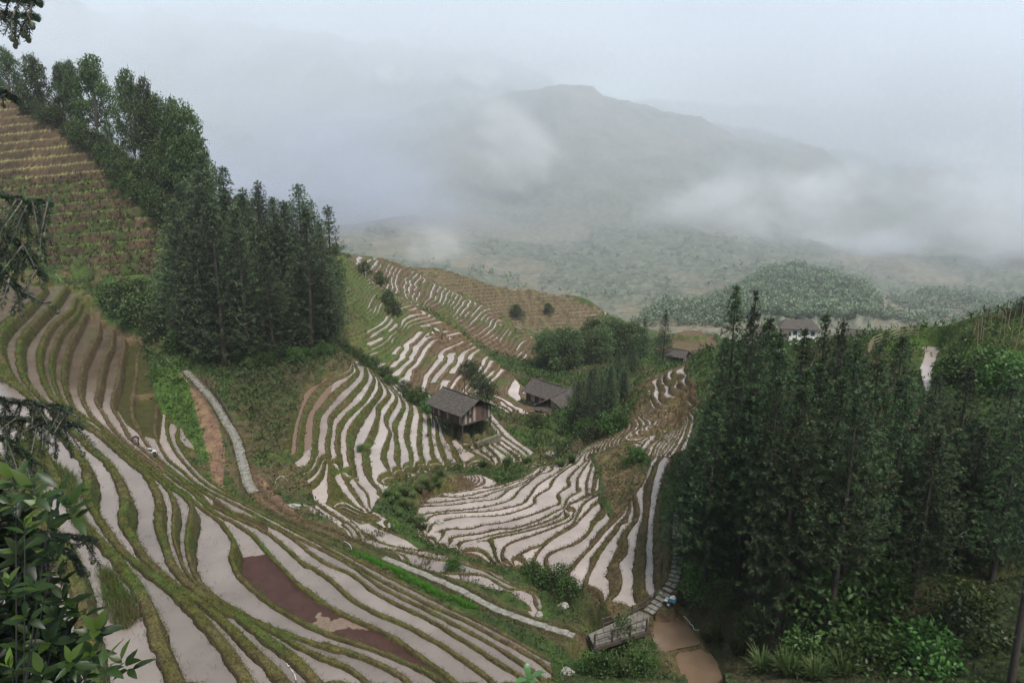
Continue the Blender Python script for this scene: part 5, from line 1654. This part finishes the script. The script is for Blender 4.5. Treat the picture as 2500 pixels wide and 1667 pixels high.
timber_house("nearest wooden house on stilts with a dark tiled roof and reddish gable boards", (-10.9, 105.2), (-4.8, 98.8), 3.55, -32.35, -34.2, -35.8, -38.0)
timber_house("wooden house with a lean-to roof under its front gable, beside the fir clump", (6.9, 122.0), (11.8, 129.5), 3.6, -39.8, -41.8, -43.6, -46, skirt=True, win=False)
timber_house("wooden house behind the gabled one, partly hidden by leaves, long tiled roof", (4.3, 135.0), (10.6, 127.8), 3.3, -39.6, -41.6, -43.4, -45.5)
x_, y_, z_ = at_y(1500, 845, 185)
timber_house("grey roofed house among the valley trees below the far terraces", (x_ - 2.6, y_ + 1), (x_ + 3, y_ - 2), 2.6, z_ + 1.0, z_ - .4, z_ - 2.6, z_ - 6)
x_, y_, z_ = at_y(1655, 858, 170)
timber_house("low tiled roof beyond the last paddies of the right hand fan", (x_ - 2.2, y_ + 2), (x_ + 2.4, y_ - 1.6), 2.4, z_ + .5, z_ - .9, z_ - 2.4, z_ - 6, win=False)
for u, v, y, dx, dy, hw, lab in ((2118, 822, 215, 7, -3, 5, "grey roofed village house above the bamboo trellis"), (2065, 838, 205, 6, -2, 4, "village house with a dark roof between the fir tops"), (2165, 838, 200, 6, -3, 4, "lower grey roof beside the bamboo trellis"), (1885, 815, 240, 5, -3, 4, "small roof to the left of the white village house")):
    x_, y_, z_ = at_y(u, v, y)
    timber_house(lab, (x_ - dx, y_ - dy), (x_ + dx, y_ + dy), hw, z_ + 2, z_ - .8, z_ - 5, z_ - 9, wall=M_PALEWOOD, name="village_house")

def white_house():
    x, y, z = at_y(1947, 810, 250)
    root = put("white_house", None, loc=(x, y, z - 6), label="three storey whitewashed village house with dark hipped tiled roof", category="house")
    rz = math.radians(-14)
    b = MB(); b.box((0, 0, 3.2), (12.5, 8, 9.4), rz)
    w = put("wall", b.mesh("wall"), M_PLASTER, parent=root)
    R_ = Matrix.Rotation(rz, 3, 'Z')
    b = MB()
    e = [R_ @ Vector(p) for p in ((-7.2, -5, 7.9), (7.2, -5, 7.9), (7.2, 5, 7.9), (-7.2, 5, 7.9))]
    r0, r1 = R_ @ Vector((-4.6, 0, 10.6)), R_ @ Vector((4.6, 0, 10.6))
    for q in ((e[0], e[1], r1, r0), (e[1], e[2], r1), (e[2], e[3], r0, r1), (e[3], e[0], r0)):
        b.slab(q, .2)
    put("roof", b.mesh("roof"), M_ROOF, parent=root)
    for zz in (1.0, 3.8, 6.4):
        for xx in (-4.4, -1.4, 1.6, 4.6):
            b = MB(); c = R_ @ Vector((xx, -4.03, zz)); b.box(c, (1.3, .1, 1.5), rz)
            put("window", b.mesh("window"), M_GLASS, parent=root)
        b = MB(); c = R_ @ Vector((-6.28, 0, zz)); b.box(c, (.1, 1.2, 1.4), rz)
        put("window", b.mesh("window"), M_GLASS, parent=root)
white_house()

# ------------------------------------------------------------------ pole, stakes, trellis, wire fence
x, y, _ = at_y(1133, 945, 128)
gz = ground(x, y)
zt = at_y(1135, 893, 128)[2]
q = MB(); q.bar((0, 0, -.3), (0.25, 0, max(4.0, zt - gz)), .11, 7, .08); q.bar((-.5, 0, max(4.0, zt - gz) - .4), (.9, 0, max(4.0, zt - gz) - .4), .05)
put("utility_pole", q.mesh("utility_pole"), M_DARKWOOD, loc=(x, y, gz), label="single dark wooden utility pole above the first timber house", category="pole")

def stake(u, vb, vt, lab, group, name="bean_stake", near=0.0, lean=None, mat=M_BAMBOO, r=.035):
    p = Vector(seen(u, vb, near))
    h = (vb - vt) * (p.y * CP - p.z * SP) / FPX / CP
    l = lean if lean is not None else rp.uniform(-.12, .12)
    q = MB(); q.bar((0, 0, -.3), (l * h, rp.uniform(-.06, .06) * h, h), r, 5, r * .7)
    put(name, q.mesh(name), mat, loc=tuple(p), label=lab, category="stake", group=group)
G_S = "bamboo stakes on the bean hill"
for u, vb, vt in ((2386, 860, 780), (2392, 845, 778), (2398, 850, 795), (2404, 800, 775), (2408, 905, 825), (2412, 895, 840), (2420, 800, 768), (2428, 790, 770), (2436, 790, 762), (2444, 800, 765), (2451, 815, 760), (2458, 812, 755), (2462, 800, 768), (2468, 835, 790), (2474, 865, 810), (2480, 780, 752), (2486, 815, 765), (2492, 800, 750), (2496, 830, 770), (2450, 845, 800), (2428, 890, 860), (2375, 830, 785), (2365, 820, 795), (2472, 795, 758), (2440, 830, 800)):
    stake(u, vb, vt, "upright bamboo stake on the bean hill beside the wire fence", G_S, near=50)
G_T = "thin stakes on the green rows of the dry hillside"
for i in range(60):
    u = rp.uniform(60, 400)
    v = rp.uniform(480, 660)
    if v < 470 + 0.05 * u or seen(u, v)[0] > -20:
        continue
    stake(u, v, v - rp.uniform(9, 17), "thin upright stake standing in the green rows of the dry hillside", G_T, near=120, r=.05)
# wire fence along the brow of the bean hill
brow = [(2388, 782), (2410, 776), (2432, 768), (2455, 760), (2478, 752), (2500, 746)]
bs = []
for u, v in brow:
    p = seen(u, v + 12, 50)
    bs.append(Vector((p[0], p[1], ground(p[0], p[1]))))
fe = put("wire_fence", None, loc=tuple(bs[0]), label="wire fence on thin posts along the brow of the bean hill", category="fence")
railing(fe, bs[0], bs, 1.7, M_DARKWOOD, .04, (1.0, .8, .6, .4), .012)
tb_ = [(2118, 868), (2130, 852), (2150, 842), (2170, 835), (2195, 826), (2222, 824), (2240, 826)]
bs = []
for u, v in tb_:
    p = seen(u, v, 60)
    bs.append(Vector((p[0], p[1], ground(p[0], p[1]))))
fe = put("bamboo_trellis", None, loc=tuple(bs[0]), label="low bamboo trellis of sloping rails above the fir tops", category="trellis")
railing(fe, bs[0], bs, 1.5, M_BAMBOO, .045, (1.0, .72, .45, .2), .04)

# ------------------------------------------------------------------ rocks and hoses
def rock(u, v, s, lab, seed):
    p = Vector(seen(u, v))
    bm = bmesh.new()
    bmesh.ops.create_icosphere(bm, subdivisions=3, radius=1)
    r = np.random.default_rng(seed)
    ph = r.uniform(0, 9, 6)
    for w in bm.verts:
        c = w.co
        k = 1 + .18 * math.sin(3 * c.x + ph[0]) + .15 * math.sin(4 * c.y + ph[1]) + .12 * math.sin(7 * c.z + 5 * c.x + ph[2])
        w.co = Vector((c.x * s * k, c.y * s * .8 * k, c.z * s * .55 * k))
    me_ = bpy.data.meshes.new("rock"); bm.to_mesh(me_); bm.free()
    put("rock", me_, M_ROCK, loc=(p.x, p.y, p.z + s * .15), label=lab, category="rock")
rock(718, 1238, .6, "big white rock beside the tan track at the head of the long paddies", 1)
rock(1386, 1643, .5, "pale rock in the gully below the bridge", 2)
rock(1072, 1280, .55, "small heap of grey rock in the fan of paddies", 3)
rock(1317, 1503, .35, "little white stone beside the lower end of the gully paddy", 4)
rock(1375, 1482, .5, "white stone in the dead grass below the right hand paddies", 5)
rock(1345, 1110, .9, "pale rock by the red earth at the stream below the houses", 6)
rock(1494, 1350, .3, "white slab on the bank between the wide right hand paddies", 7)
def hose(s, lab, r=.028):
    P = [Vector(seen(u, v)) + Vector((0, 0, .12)) for u, v in rounded(pts(s))[:, :2]]
    q = MB(); q.pipe([p - P[0] for p in P], r)
    put("hose", q.mesh("hose", True), M_WHITE, loc=tuple(P[0]), label=lab, category="hose")
hose("Z5 228,700 250,712 268,730 275,750", "white hose curving onto the bright green grass strip")
hose("Z3 1700,345 1712,315 1740,300 1780,325", "white hose arching over the muddy beds below the white path")
hose("Y6 1380,1030 1440,1070 1490,1098 1530,1105", "white hose lying on the bank of the upper brown pond")
hose("Z3 1772,1470 1795,1490 1820,1530 1830,1568", "white hose in the muddy corner at the bottom of the view")
hose("Z2 345,285 370,315 400,335 420,352", "white pipe at the top end of the left hand banks")

# ------------------------------------------------------------------ people and small machines
def skinned(name, nodes, edges, radii, mat_of):
    me_ = bpy.data.meshes.new(name)
    me_.from_pydata(nodes, edges, [])
    o = bpy.data.objects.new(name, me_)
    COL.objects.link(o)
    sk = o.modifiers.new("skin", 'SKIN')
    sub = o.modifiers.new("sub", 'SUBSURF'); sub.levels = 2; sub.render_levels = 2
    lay = me_.skin_vertices[0].data
    for v_, r_ in zip(lay, radii):
        v_.radius = (r_, r_) if not isinstance(r_, tuple) else r_
    lay[0].use_root = True
    dg = bpy.context.evaluated_depsgraph_get()
    m2 = bpy.data.meshes.new_from_object(o.evaluated_get(dg))
    bpy.data.objects.remove(o)
    m2.polygons.foreach_set("use_smooth", [True] * len(m2.polygons))
    m2.polygons.foreach_set("material_index", [mat_of(p.center) for p in m2.polygons])
    m2.name = name
    return m2

def bending_person(u, v, face, lab):
    p = Vector(seen(u, v))
    nodes = [(0, 0, .88), (.14, 0, 1.00), (.34, 0, 1.08), (.52, 0, 1.02), (.63, 0, .94), (.72, 0, .90), (.80, 0, .86),
             (0, .10, .84), (.05, .13, .46), (-.02, .14, .08), (.12, .14, .03), (0, -.10, .84), (.08, -.13, .47), (.04, -.14, .08), (.18, -.14, .03),
             (.50, .19, .98), (.58, .24, .72), (.66, .20, .50), (.68, .19, .42), (.50, -.19, .98), (.60, -.24, .72), (.70, -.18, .50), (.72, -.17, .42)]
    edges = [(0, 1), (1, 2), (2, 3), (3, 4), (4, 5), (5, 6), (0, 7), (7, 8), (8, 9), (9, 10), (0, 11), (11, 12), (12, 13), (13, 14), (3, 15), (15, 16), (16, 17), (17, 18), (3, 19), (19, 20), (20, 21), (21, 22)]
    rad = [.15, .145, .155, .14, .06, .10, .085, .10, .075, .05, .045, .10, .075, .05, .045, .065, .05, .038, .04, .065, .05, .038, .04]
    for side, wv in ((1, 18), (-1, 22)):       # fingers curled on the work
        w = nodes[wv]
        for k in range(5):
            b0 = len(nodes)
            dx = (-.02, .01, .02, .02, .01)[k]
            yy = w[1] + (k - 2) * .016
            nodes += [(w[0] + dx, yy, w[2] - .05), (w[0] + dx + .02, yy, w[2] - (.075, .095, .10, .095, .085)[k])]
            edges += [(wv, b0), (b0, b0 + 1)]
            rad += [.010, .008]
    def mo(c):
        if c.x > .645 and c.z > .78:
            return 1 if c.z < .9 else 2
        if c.z < .47 and c.x > .6:
            return 1
        return 0
    me_ = skinned("person", nodes, edges, rad, mo)
    o = put("person", me_, [M_CLOTH, M_SKIN, M_BLACK], loc=(p.x, p.y, p.z), label=lab, category="person")
    o.rotation_euler = (0, 0, face)
    return o
bending_person(340, 1086, math.radians(200), "person in dark clothes bending over to work on the bank of a flooded paddy")

def tiller(u, v, rz, lab, body_mat, s=1.0, near=0.0, hood=M_WHITE):
    p = Vector(seen(u, v, near))
    root = put("motor_tiller", None, loc=tuple(p), label=lab, category="machine")
    root.rotation_euler = (0, 0, rz)
    root.scale = (s, s, s)
    b = MB(); b.box((.25, 0, .62), (.55, .36, .34)); b.box((.15, 0, .42), (.7, .24, .16), m=1)
    put("engine", b.mesh("engine"), [body_mat, M_BLACK], parent=root)
    b = MB(); b.bar((.30, -.14, .86), (.30, .14, .86), .13, 12)
    put("fuel_tank", b.mesh("fuel_tank", False), hood, parent=root)
    for sy in (-.30, .30):
        b = MB()
        b.bar((0, sy - .05, .26), (0, sy + .05, .26), .26, 14)
        w = put("wheel", b.mesh("wheel"), M_BLACK, parent=root)
        b = MB(); b.bar((0, sy - .06, .26), (0, sy + .06, .26), .11, 10)
        put("hub", b.mesh("hub"), M_WHITE, parent=w)
    for sy in (-.20, .20):
        b = MB(); b.pipe([(0, sy * .6, .55), (-.45, sy, .80), (-.95, sy * 1.4, .98), (-1.12, sy * 1.4, .98)], .028)
        put("handlebar", b.mesh("handlebar"), M_GREENP, parent=root)
    b = MB(); b.box((-.25, 0, .50), (.3, .62, .05)); b.box((.25, 0, .82), (.4, .40, .04))
    put("fender", b.mesh("fender"), hood, parent=root)
tiller(1634, 1478, math.radians(-30), "blue and black motor tiller parked where the flagged path leaves the bridge", M_BLUE, 0.95)
tiller(378, 1116, math.radians(-60), "small motor tiller with a pale round tank on the bank near the bent person", M_BLACK, 1.0)
p = Vector(seen(372, 1099))
q = MB(); q.bar((0, 0, .12), (-.62, .1, .14), .10, 10); q.bar((0, 0, .12), (.16, 0, .13), .05, 8)
put("plastic_bottle", q.mesh("plastic_bottle", True), M_WHITE, loc=tuple(p), label="white plastic can lying on the grass behind the small motor tiller", category="can")

# drystone wall below the first house
A_, B_ = Vector(seen(1163, 1090)), Vector(seen(1219, 1080))
b_ = MB()
r = random.Random(5)
d = B_ - A_; d.z = 0
for row in range(5):
    s = 0
    while s < d.length:
        l = r.uniform(.25, .55)
        c = A_ + d.normalized() * (s + l / 2)
        b_.box((c.x - A_.x, c.y - A_.y + r.uniform(-.05, .05), -.7 + row * .28), (l * .95, .5, .26), math.atan2(d.y, d.x) + r.uniform(-.05, .05))
        s += l
put("drystone_wall", b_.mesh("drystone_wall"), mat_plain("mossy stones", (0.05, 0.05, 0.03), (0.16, 0.14, 0.10), 2.0, 0.95), loc=tuple(A_), label="dark mossy drystone wall under the terrace of the first house", category="wall")

# banana plant at the bottom of the view
p = Vector(seen(1292, 1690))
root = put("banana_plant", None, loc=tuple(p), label="young banana plant with broad upright leaves at the bottom of the view", category="plant")
b = MB(); b.bar((0, 0, -.2), (.02, 0, .8), .07, 8, .04)
put("stem", b.mesh("stem"), M_GREENP, parent=root)
M_BANANA = mat_plain("banana leaf", (0.022, 0.062, 0.015), (0.045, 0.11, 0.026), 3.0, 0.45)
for k, (az, up, ln) in enumerate(((2.0, 1.25, 1.5), (0.3, .75, 1.3), (3.6, .6, 1.1), (5.0, .8, 1.0))):
    b = MB()
    pv = None
    for i in range(9):
        t = i / 8
        c = Vector((math.cos(az) * ln * t * math.cos(up), math.sin(az) * ln * t * math.cos(up), .7 + ln * (math.sin(up) * t - .45 * t * t)))
        w = .20 * math.sin(math.pi * min(1, .08 + t * .92)) ** .6 + .005
        s_ = Vector((-math.sin(az), math.cos(az), 0))
        row = [c - s_ * w + Vector((0, 0, .05)), c, c + s_ * w + Vector((0, 0, .05))]
        if pv:
            o_ = len(b.co)
            b.add(pv + row, [(0, 1, 4, 3), (1, 2, 5, 4)])
        pv = row
    put("leaf", b.mesh("leaf", True), M_BANANA, parent=root)

# ------------------------------------------------------------------ fields of the far valley
def fseen(u, v, near=430):
    x, y, s = slope_dir(u, v)
    hyp = math.hypot(x, y)
    i = int(round((math.atan2(x, y) - FT0) / (FT1 - FT0) * (FN_T - 1)))
    R_ = frr[:, 0]
    hit = np.nonzero((FH[:, i] >= s / hyp * R_) & (R_ > near))[0]
    r = R_[hit[0]] if len(hit) else R_[-1]
    return Vector((x / hyp * r, y / hyp * r, s / hyp * r))
def far_strip(s, px_, near=430):
    uv = rounded(pts(s))
    b_ = MB(); pv = None
    for k, (u, v) in enumerate(uv[:, :2]):
        w = px_ * (0.35 + 0.65 * math.sin(math.pi * (k + .5) / len(uv)))
        a, c = fseen(u, v + w / 2, near), fseen(u, v - w / 2, near)
        a.z += 1.2; c.z += 1.2
        if pv:
            b_.add([pv[0], a, c, pv[1]], [(0, 1, 2, 3)])
        pv = (a, c)
    me_ = b_.mesh("paddy_water")
    add_attr(me_, "kind", np.zeros(len(me_.vertices))); add_attr(me_, "tone", np.ones(len(me_.vertices)))
    put("paddy_water", me_, M_WATER, kind='structure')
for s, w in (("P 2150,768 2170,770 2195,766 2230,764 2260,762", 5), ("P 2180,775 2200,772 2225,771 2245,772", 3.5), ("P 2188,781 2205,778 2225,777", 3), ("P 2255,758 2290,759 2320,761", 3.5), ("P 2290,752 2315,750 2335,754", 3), ("P 2320,758 2350,762 2380,768 2405,776", 2.5), ("P 2200,787 2215,784 2235,783", 2.5)):
    far_strip(s, w, 500)

# ------------------------------------------------------------------ beside the lookout: fir branches and a leafy shrub
def at_d(u, v, d):
    return Vector(at_y(u, v, d))
M_FIR_NEAR = mat_leaf("near fir needles", 1.0, 0.5, 0.15)
froot = put("fir_tree", None, loc=(-5.6, 4.4, -6.0), label="fir whose drooping cone-bearing branches hang into the view at the left edge", category="tree")
off0 = Vector((-5.6, 4.4, -6.0))
tq = tube([(0, 0, -3), (0.1, 0, 4), (0, .1, 12)], [.28, .24, .14], 10)
put("trunk", quads_mesh("trunk", [tq]), M_BARK, parent=froot)
rn = np.random.default_rng(77)
M_CONE = mat_plain("young cones", (0.020, 0.028, 0.010), (0.055, 0.055, 0.016), 30.0, 0.6)
def fir_branch(line, d, twigs, tl, spread):
    """line: pixels from the trunk side to the tip; twigs hang from it"""
    P = [at_d(u, v, d + 0.25 * math.sin(k)) for k, (u, v) in enumerate(rounded(line)[:, :2])]
    pieces = [tube(P, list(np.linspace(.016, .004, len(P))), 5)]
    B, D = [], []
    cones = []
    def needle_line(Q, ln, dens):
        for a, b in zip(Q[:-1], Q[1:]):
            seg = b - a
            n_ = max(2, int(seg.length / dens))
            t_ = seg.normalized()
            for k in range(n_):
                p_ = a + seg * ((k + rn.random()) / n_)
                for _ in range(3):
                    o_ = Vector(rn.normal(0, 1, 3)); o_ = (o_ - t_ * o_.dot(t_)).normalized()
                    dd = (o_ * .8 + t_ * .55 + Vector((0, 0, -.08))).normalized()
                    B.append(p_); D.append(dd)
    needle_line(P, .03, .007)
    n_p = len(P)
    for k in range(twigs):
        i = int(rn.uniform(0.15, 1.0) * (n_p - 1))
        a = P[i]
        side = Vector((rn.normal(0, spread), rn.normal(0, .5), -rn.uniform(.35, 1.0))).normalized()
        L_ = tl * rn.uniform(.5, 1.15)
        Q = [a + side * L_ * t + Vector((0.10 * L_ * math.sin(2 * t + k), 0, -.16 * L_ * t * t)) for t in (0, .33, .66, 1)]
        pieces.append(tube(Q, [.007, .006, .004, .003], 4))
        needle_line(Q, .03, .0065)
        if rn.random() < .7:
            cones.append(Q[-1])
    cones.append(P[-1])
    co, f = blades(np.array([tuple(b - off0) for b in B]), np.array([tuple(q) for q in D]), rn.uniform(.026, .040, len(B)), rn.uniform(.004, .006, len(B)), rn)
    tint = np.repeat(np.array([0.010, 0.018, 0.007])[None] * rn.uniform(.6, 1.7, (len(B), 1)), 4, 0)
    pieces = [(c - np.array(off0), q) for c, q in pieces]
    br_ = put("branch", quads_mesh("branch", pieces), M_BARK2, parent=froot)
    put("needles", leaf_mesh("needles", [(co, f, tint)]), M_FIR_NEAR, parent=br_)
    for c in cones:
        bm = bmesh.new()
        bmesh.ops.create_uvsphere(bm, u_segments=8, v_segments=6, radius=1)
        s_ = rn.uniform(.8, 1.25)
        for w in bm.verts:
            w.co = Vector((w.co.x * .014 * s_, w.co.y * .014 * s_, w.co.z * .019 * s_)) + c - off0 - Vector((0, 0, .012))
        me_ = bpy.data.meshes.new("cone"); bm.to_mesh(me_); bm.free()
        me_.polygons.foreach_set("use_smooth", [True] * len(me_.polygons))
        put("cone", me_, M_CONE, parent=br_)
fir_branch([(-260, -60), (-120, -20), (-20, -6), (50, 0), (98, 6)], 4.6, 16, .17, .5)
fir_branch([(-240, 30), (-110, 20), (-40, 30), (30, 35), (92, 42)], 4.8, 18, .16, .5)
fir_branch([(-200, 170), (-90, 190), (-20, 215), (20, 232), (45, 248)], 5.0, 6, .08, .6)
fir_branch([(-260, 440), (-120, 450), (-20, 470), (60, 490), (125, 495)], 4.6, 26, .30, .35)
fir_branch([(-240, 520), (-100, 530), (-10, 560), (50, 600), (110, 680)], 4.7, 26, .28, .35)
fir_branch([(-240, 600), (-110, 610), (-20, 640), (20, 680), (60, 720)], 4.5, 14, .22, .35)
fir_branch([(-260, 950), (-120, 955), (0, 975), (90, 985), (172, 1000)], 4.4, 26, .26, .45)
fir_branch([(-240, 1010), (-90, 1010), (20, 1020), (110, 1030), (200, 1040)], 4.5, 22, .22, .45)
fir_branch([(-220, 1060), (-80, 1060), (0, 1070), (40, 1090), (80, 1130)], 4.3, 20, .26, .35)
fir_branch([(-160, 1250), (-20, 1270), (100, 1300), (180, 1310), (232, 1318)], 4.2, 18, .18, .5)
fir_branch([(-140, 1290), (0, 1310), (100, 1330), (170, 1350), (200, 1400)], 4.1, 12, .17, .4)

sroot_p = Vector((-3.3, 3.4, -5.0))
sroot = put("leafy_shrub", None, loc=tuple(sroot_p), label="glossy broad-leaved shrub filling the lower left corner close to the lookout", category="shrub")
ros = [(30, 1165), (75, 1190), (140, 1188), (100, 1228), (172, 1232), (20, 1228), (60, 1278), (130, 1290), (40, 1340), (112, 1350), (20, 1420), (80, 1430), (140, 1400), (150, 1458), (60, 1500), (130, 1500), (182, 1478), (235, 1535), (218, 1590), (120, 1560), (60, 1580), (20, 1622), (100, 1640), (172, 1610), (252, 1618), (292, 1610), (205, 1648)]
for _ in range(420):
    u, v = rn.uniform(-110, 175), rn.uniform(1190, 1720)
    if u > 40 + 150 * (v - 1230) / 420 or (u > 120 and v < 1430):
        continue
    ros.append((u, v))
tmpl_t = np.array([0, .22, .22, .22, .5, .5, .5, .8, .8, .8, 1.0])
tmpl_w = np.array([0, -.8, 0, .8, -1, 0, 1, -.55, 0, .55, 0])
tmpl_f = [(0, 1, 2, 2), (0, 2, 3, 3), (1, 4, 5, 2), (2, 5, 6, 3), (4, 7, 8, 5), (5, 8, 9, 6), (7, 10, 10, 8), (8, 10, 10, 9)]
co, fq, ft, tt = [], [], [], []
stems = []
off = 0
for k, (u, v) in enumerate(ros):
    d = rn.uniform(3.2, 3.9) if k < 27 else rn.uniform(3.7, 5.2)
    c = at_d(u, v, d) - sroot_p
    ax = Vector((rn.normal(.15, .35), rn.normal(-.25, .3), 1.0)).normalized()
    stems.append((c, ax))
    nl_ = int(rn.integers(6, 10))
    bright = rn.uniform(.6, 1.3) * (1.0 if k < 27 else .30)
    for q in range(nl_):
        a = 2.4 * q + rn.uniform(-.3, .3)
        e1 = ax.orthogonal().normalized(); e2 = ax.cross(e1)
        out = (e1 * math.cos(a) + e2 * math.sin(a))
        el = rn.uniform(-.15, .75) if q < nl_ - 3 else rn.uniform(.7, 1.2)
        dr = (out * math.cos(el) + ax * math.sin(el)).normalized()
        sd = dr.cross(ax).normalized()
        nn = sd.cross(dr)
        ln = rn.uniform(.085, .150)
        w = ln * rn.uniform(.17, .23)
        base = c - ax * (.012 * (nl_ - q))
        for t_, w_ in zip(tmpl_t, tmpl_w):
            p_ = base + dr * (ln * (t_ + .04)) + sd * (w * w_) + nn * (abs(w_) * w * .28 - ln * .22 * t_ * t_)
            co.append(tuple(p_))
        young = q >= nl_ - 3 and rn.random() < .6
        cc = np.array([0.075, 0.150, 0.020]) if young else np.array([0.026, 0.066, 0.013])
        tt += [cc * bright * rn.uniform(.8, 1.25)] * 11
        for f4 in tmpl_f:
            (ft if f4[2] == f4[3] or f4[1] == f4[2] else fq).append([i + off for i in dict.fromkeys(f4)])
        off += 11
me_ = bpy.data.meshes.new("leaves")
me_.from_pydata(co, [], fq + ft)
add_attr(me_, "tint", np.concatenate([np.array(tt), np.ones((len(tt), 1))], 1), 'FLOAT_COLOR')
me_.polygons.foreach_set("use_smooth", [True] * len(me_.polygons))
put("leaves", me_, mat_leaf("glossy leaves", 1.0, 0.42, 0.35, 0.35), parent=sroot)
pieces = []
for c, ax in stems[:27:3]:
    b0 = Vector((rn.normal(0, .12), rn.normal(0, .12), rn.uniform(-.2, .6)))
    mid = b0.lerp(c, .55) + Vector((0, 0, -.12))
    pieces.append(tube([b0, mid, c - ax * .06, c], [.007, .005, .003, .002], 5))
put("stems", quads_mesh("stems", pieces), mat_bark("dark twigs", (0.02, 0.018, 0.014)), parent=sroot)

# ------------------------------------------------------------------ banks of mist against the mountain
def mist(u, v, y, rx, ry, rz, dens, scale, thr, seed, roll=0.0, flat=0.25, tint=(0.86, 0.905, 1.0)):
    m, N, L, vv = mat_volume("mist", 0.0, tint)
    tc = N.new("ShaderNodeTexCoord")
    mp = N.new("ShaderNodeMapping")
    mp.inputs['Location'].default_value = (seed * 3.1, seed * 1.7, seed)
    mp.inputs['Scale'].default_value = (rx / 300 * scale, ry / 300 * scale, rz / 190 * scale)
    L.new(tc.outputs['Object'], mp.inputs['Vector'])
    n = noise(N, L, 1.0, 5, 0.6, mp.outputs['Vector'])
    ln = N.new("ShaderNodeVectorMath"); ln.operation = 'LENGTH'
    L.new(tc.outputs['Object'], ln.inputs[0])
    fall = N.new("ShaderNodeMapRange"); fall.inputs[1].default_value = flat; fall.inputs[2].default_value = 1.0; fall.inputs[3].default_value = 1.0; fall.inputs[4].default_value = 0.0
    fall.interpolation_type = 'SMOOTHSTEP'
    L.new(ln.outputs['Value'], fall.inputs[0])
    th_ = N.new("ShaderNodeMapRange"); th_.inputs[1].default_value = thr; th_.inputs[2].default_value = thr + 0.25; th_.inputs[3].default_value = 0.0; th_.inputs[4].default_value = dens
    L.new(n.outputs['Fac'], th_.inputs[0])
    mu = N.new("ShaderNodeMath"); mu.operation = 'MULTIPLY'
    L.new(fall.outputs[0], mu.inputs[0]); L.new(th_.outputs[0], mu.inputs[1])
    L.new(mu.outputs[0], vv.inputs['Density'])
    m.cycles.volume_step_rate = 1.0
    bm = bmesh.new()
    bmesh.ops.create_icosphere(bm, subdivisions=3, radius=1)
    me_ = bpy.data.meshes.new("mist_bank"); bm.to_mesh(me_); bm.free()
    o = put("mist_bank", me_, m, loc=at_y(u, v, y), kind='stuff')
    o.scale = (rx, ry, rz)
    o.rotation_euler = (0, roll, 0)
# pixel, distance, half sizes in metres, density
mist(1250, 330, 1500, 2600, 1250, 620, 0.0007, 0.6, -0.25, 9, flat=0.6)
mist(500, 70, 2500, 2000, 260, 300, 0.006, 1.1, 0.33, 1)
mist(1230, 120, 2300, 700, 250, 150, 0.008, 1.3, 0.36, 2)
mist(1235, 350, 1150, 150, 60, 75, 0.034, 2.4, 0.46, 3, 0.6, tint=(1, 1, 1))
mist(1950, 500, 950, 280, 110, 95, 0.026, 2.1, 0.46, 4, -0.15, tint=(0.95, 0.965, 1.0))
mist(2400, 520, 900, 270, 120, 120, 0.022, 2.1, 0.46, 5, tint=(0.93, 0.95, 1.0))
mist(650, 480, 900, 400, 140, 170, 0.010, 1.7, 0.38, 6, tint=(0.74, 0.79, 1.0))
mist(1030, 590, 620, 110, 40, 28, 0.03, 2.4, 0.46, 7, 0.25, tint=(1, 1, 1))
mist(2250, 260, 1900, 1100, 280, 380, 0.006, 1.0, 0.24, 8)
mist(960, 180, 2000, 60, 40, 40, 0.05, 3.0, 0.42, 11, tint=(1, 1, 1))
mist(1190, 190, 1750, 110, 50, 36, 0.04, 3.0, 0.44, 12, 0.3, tint=(1, 1, 1))
mist(2080, 600, 980, 150, 80, 40, 0.02, 2.2, 0.44, 13, tint=(0.84, 0.87, 1.0))
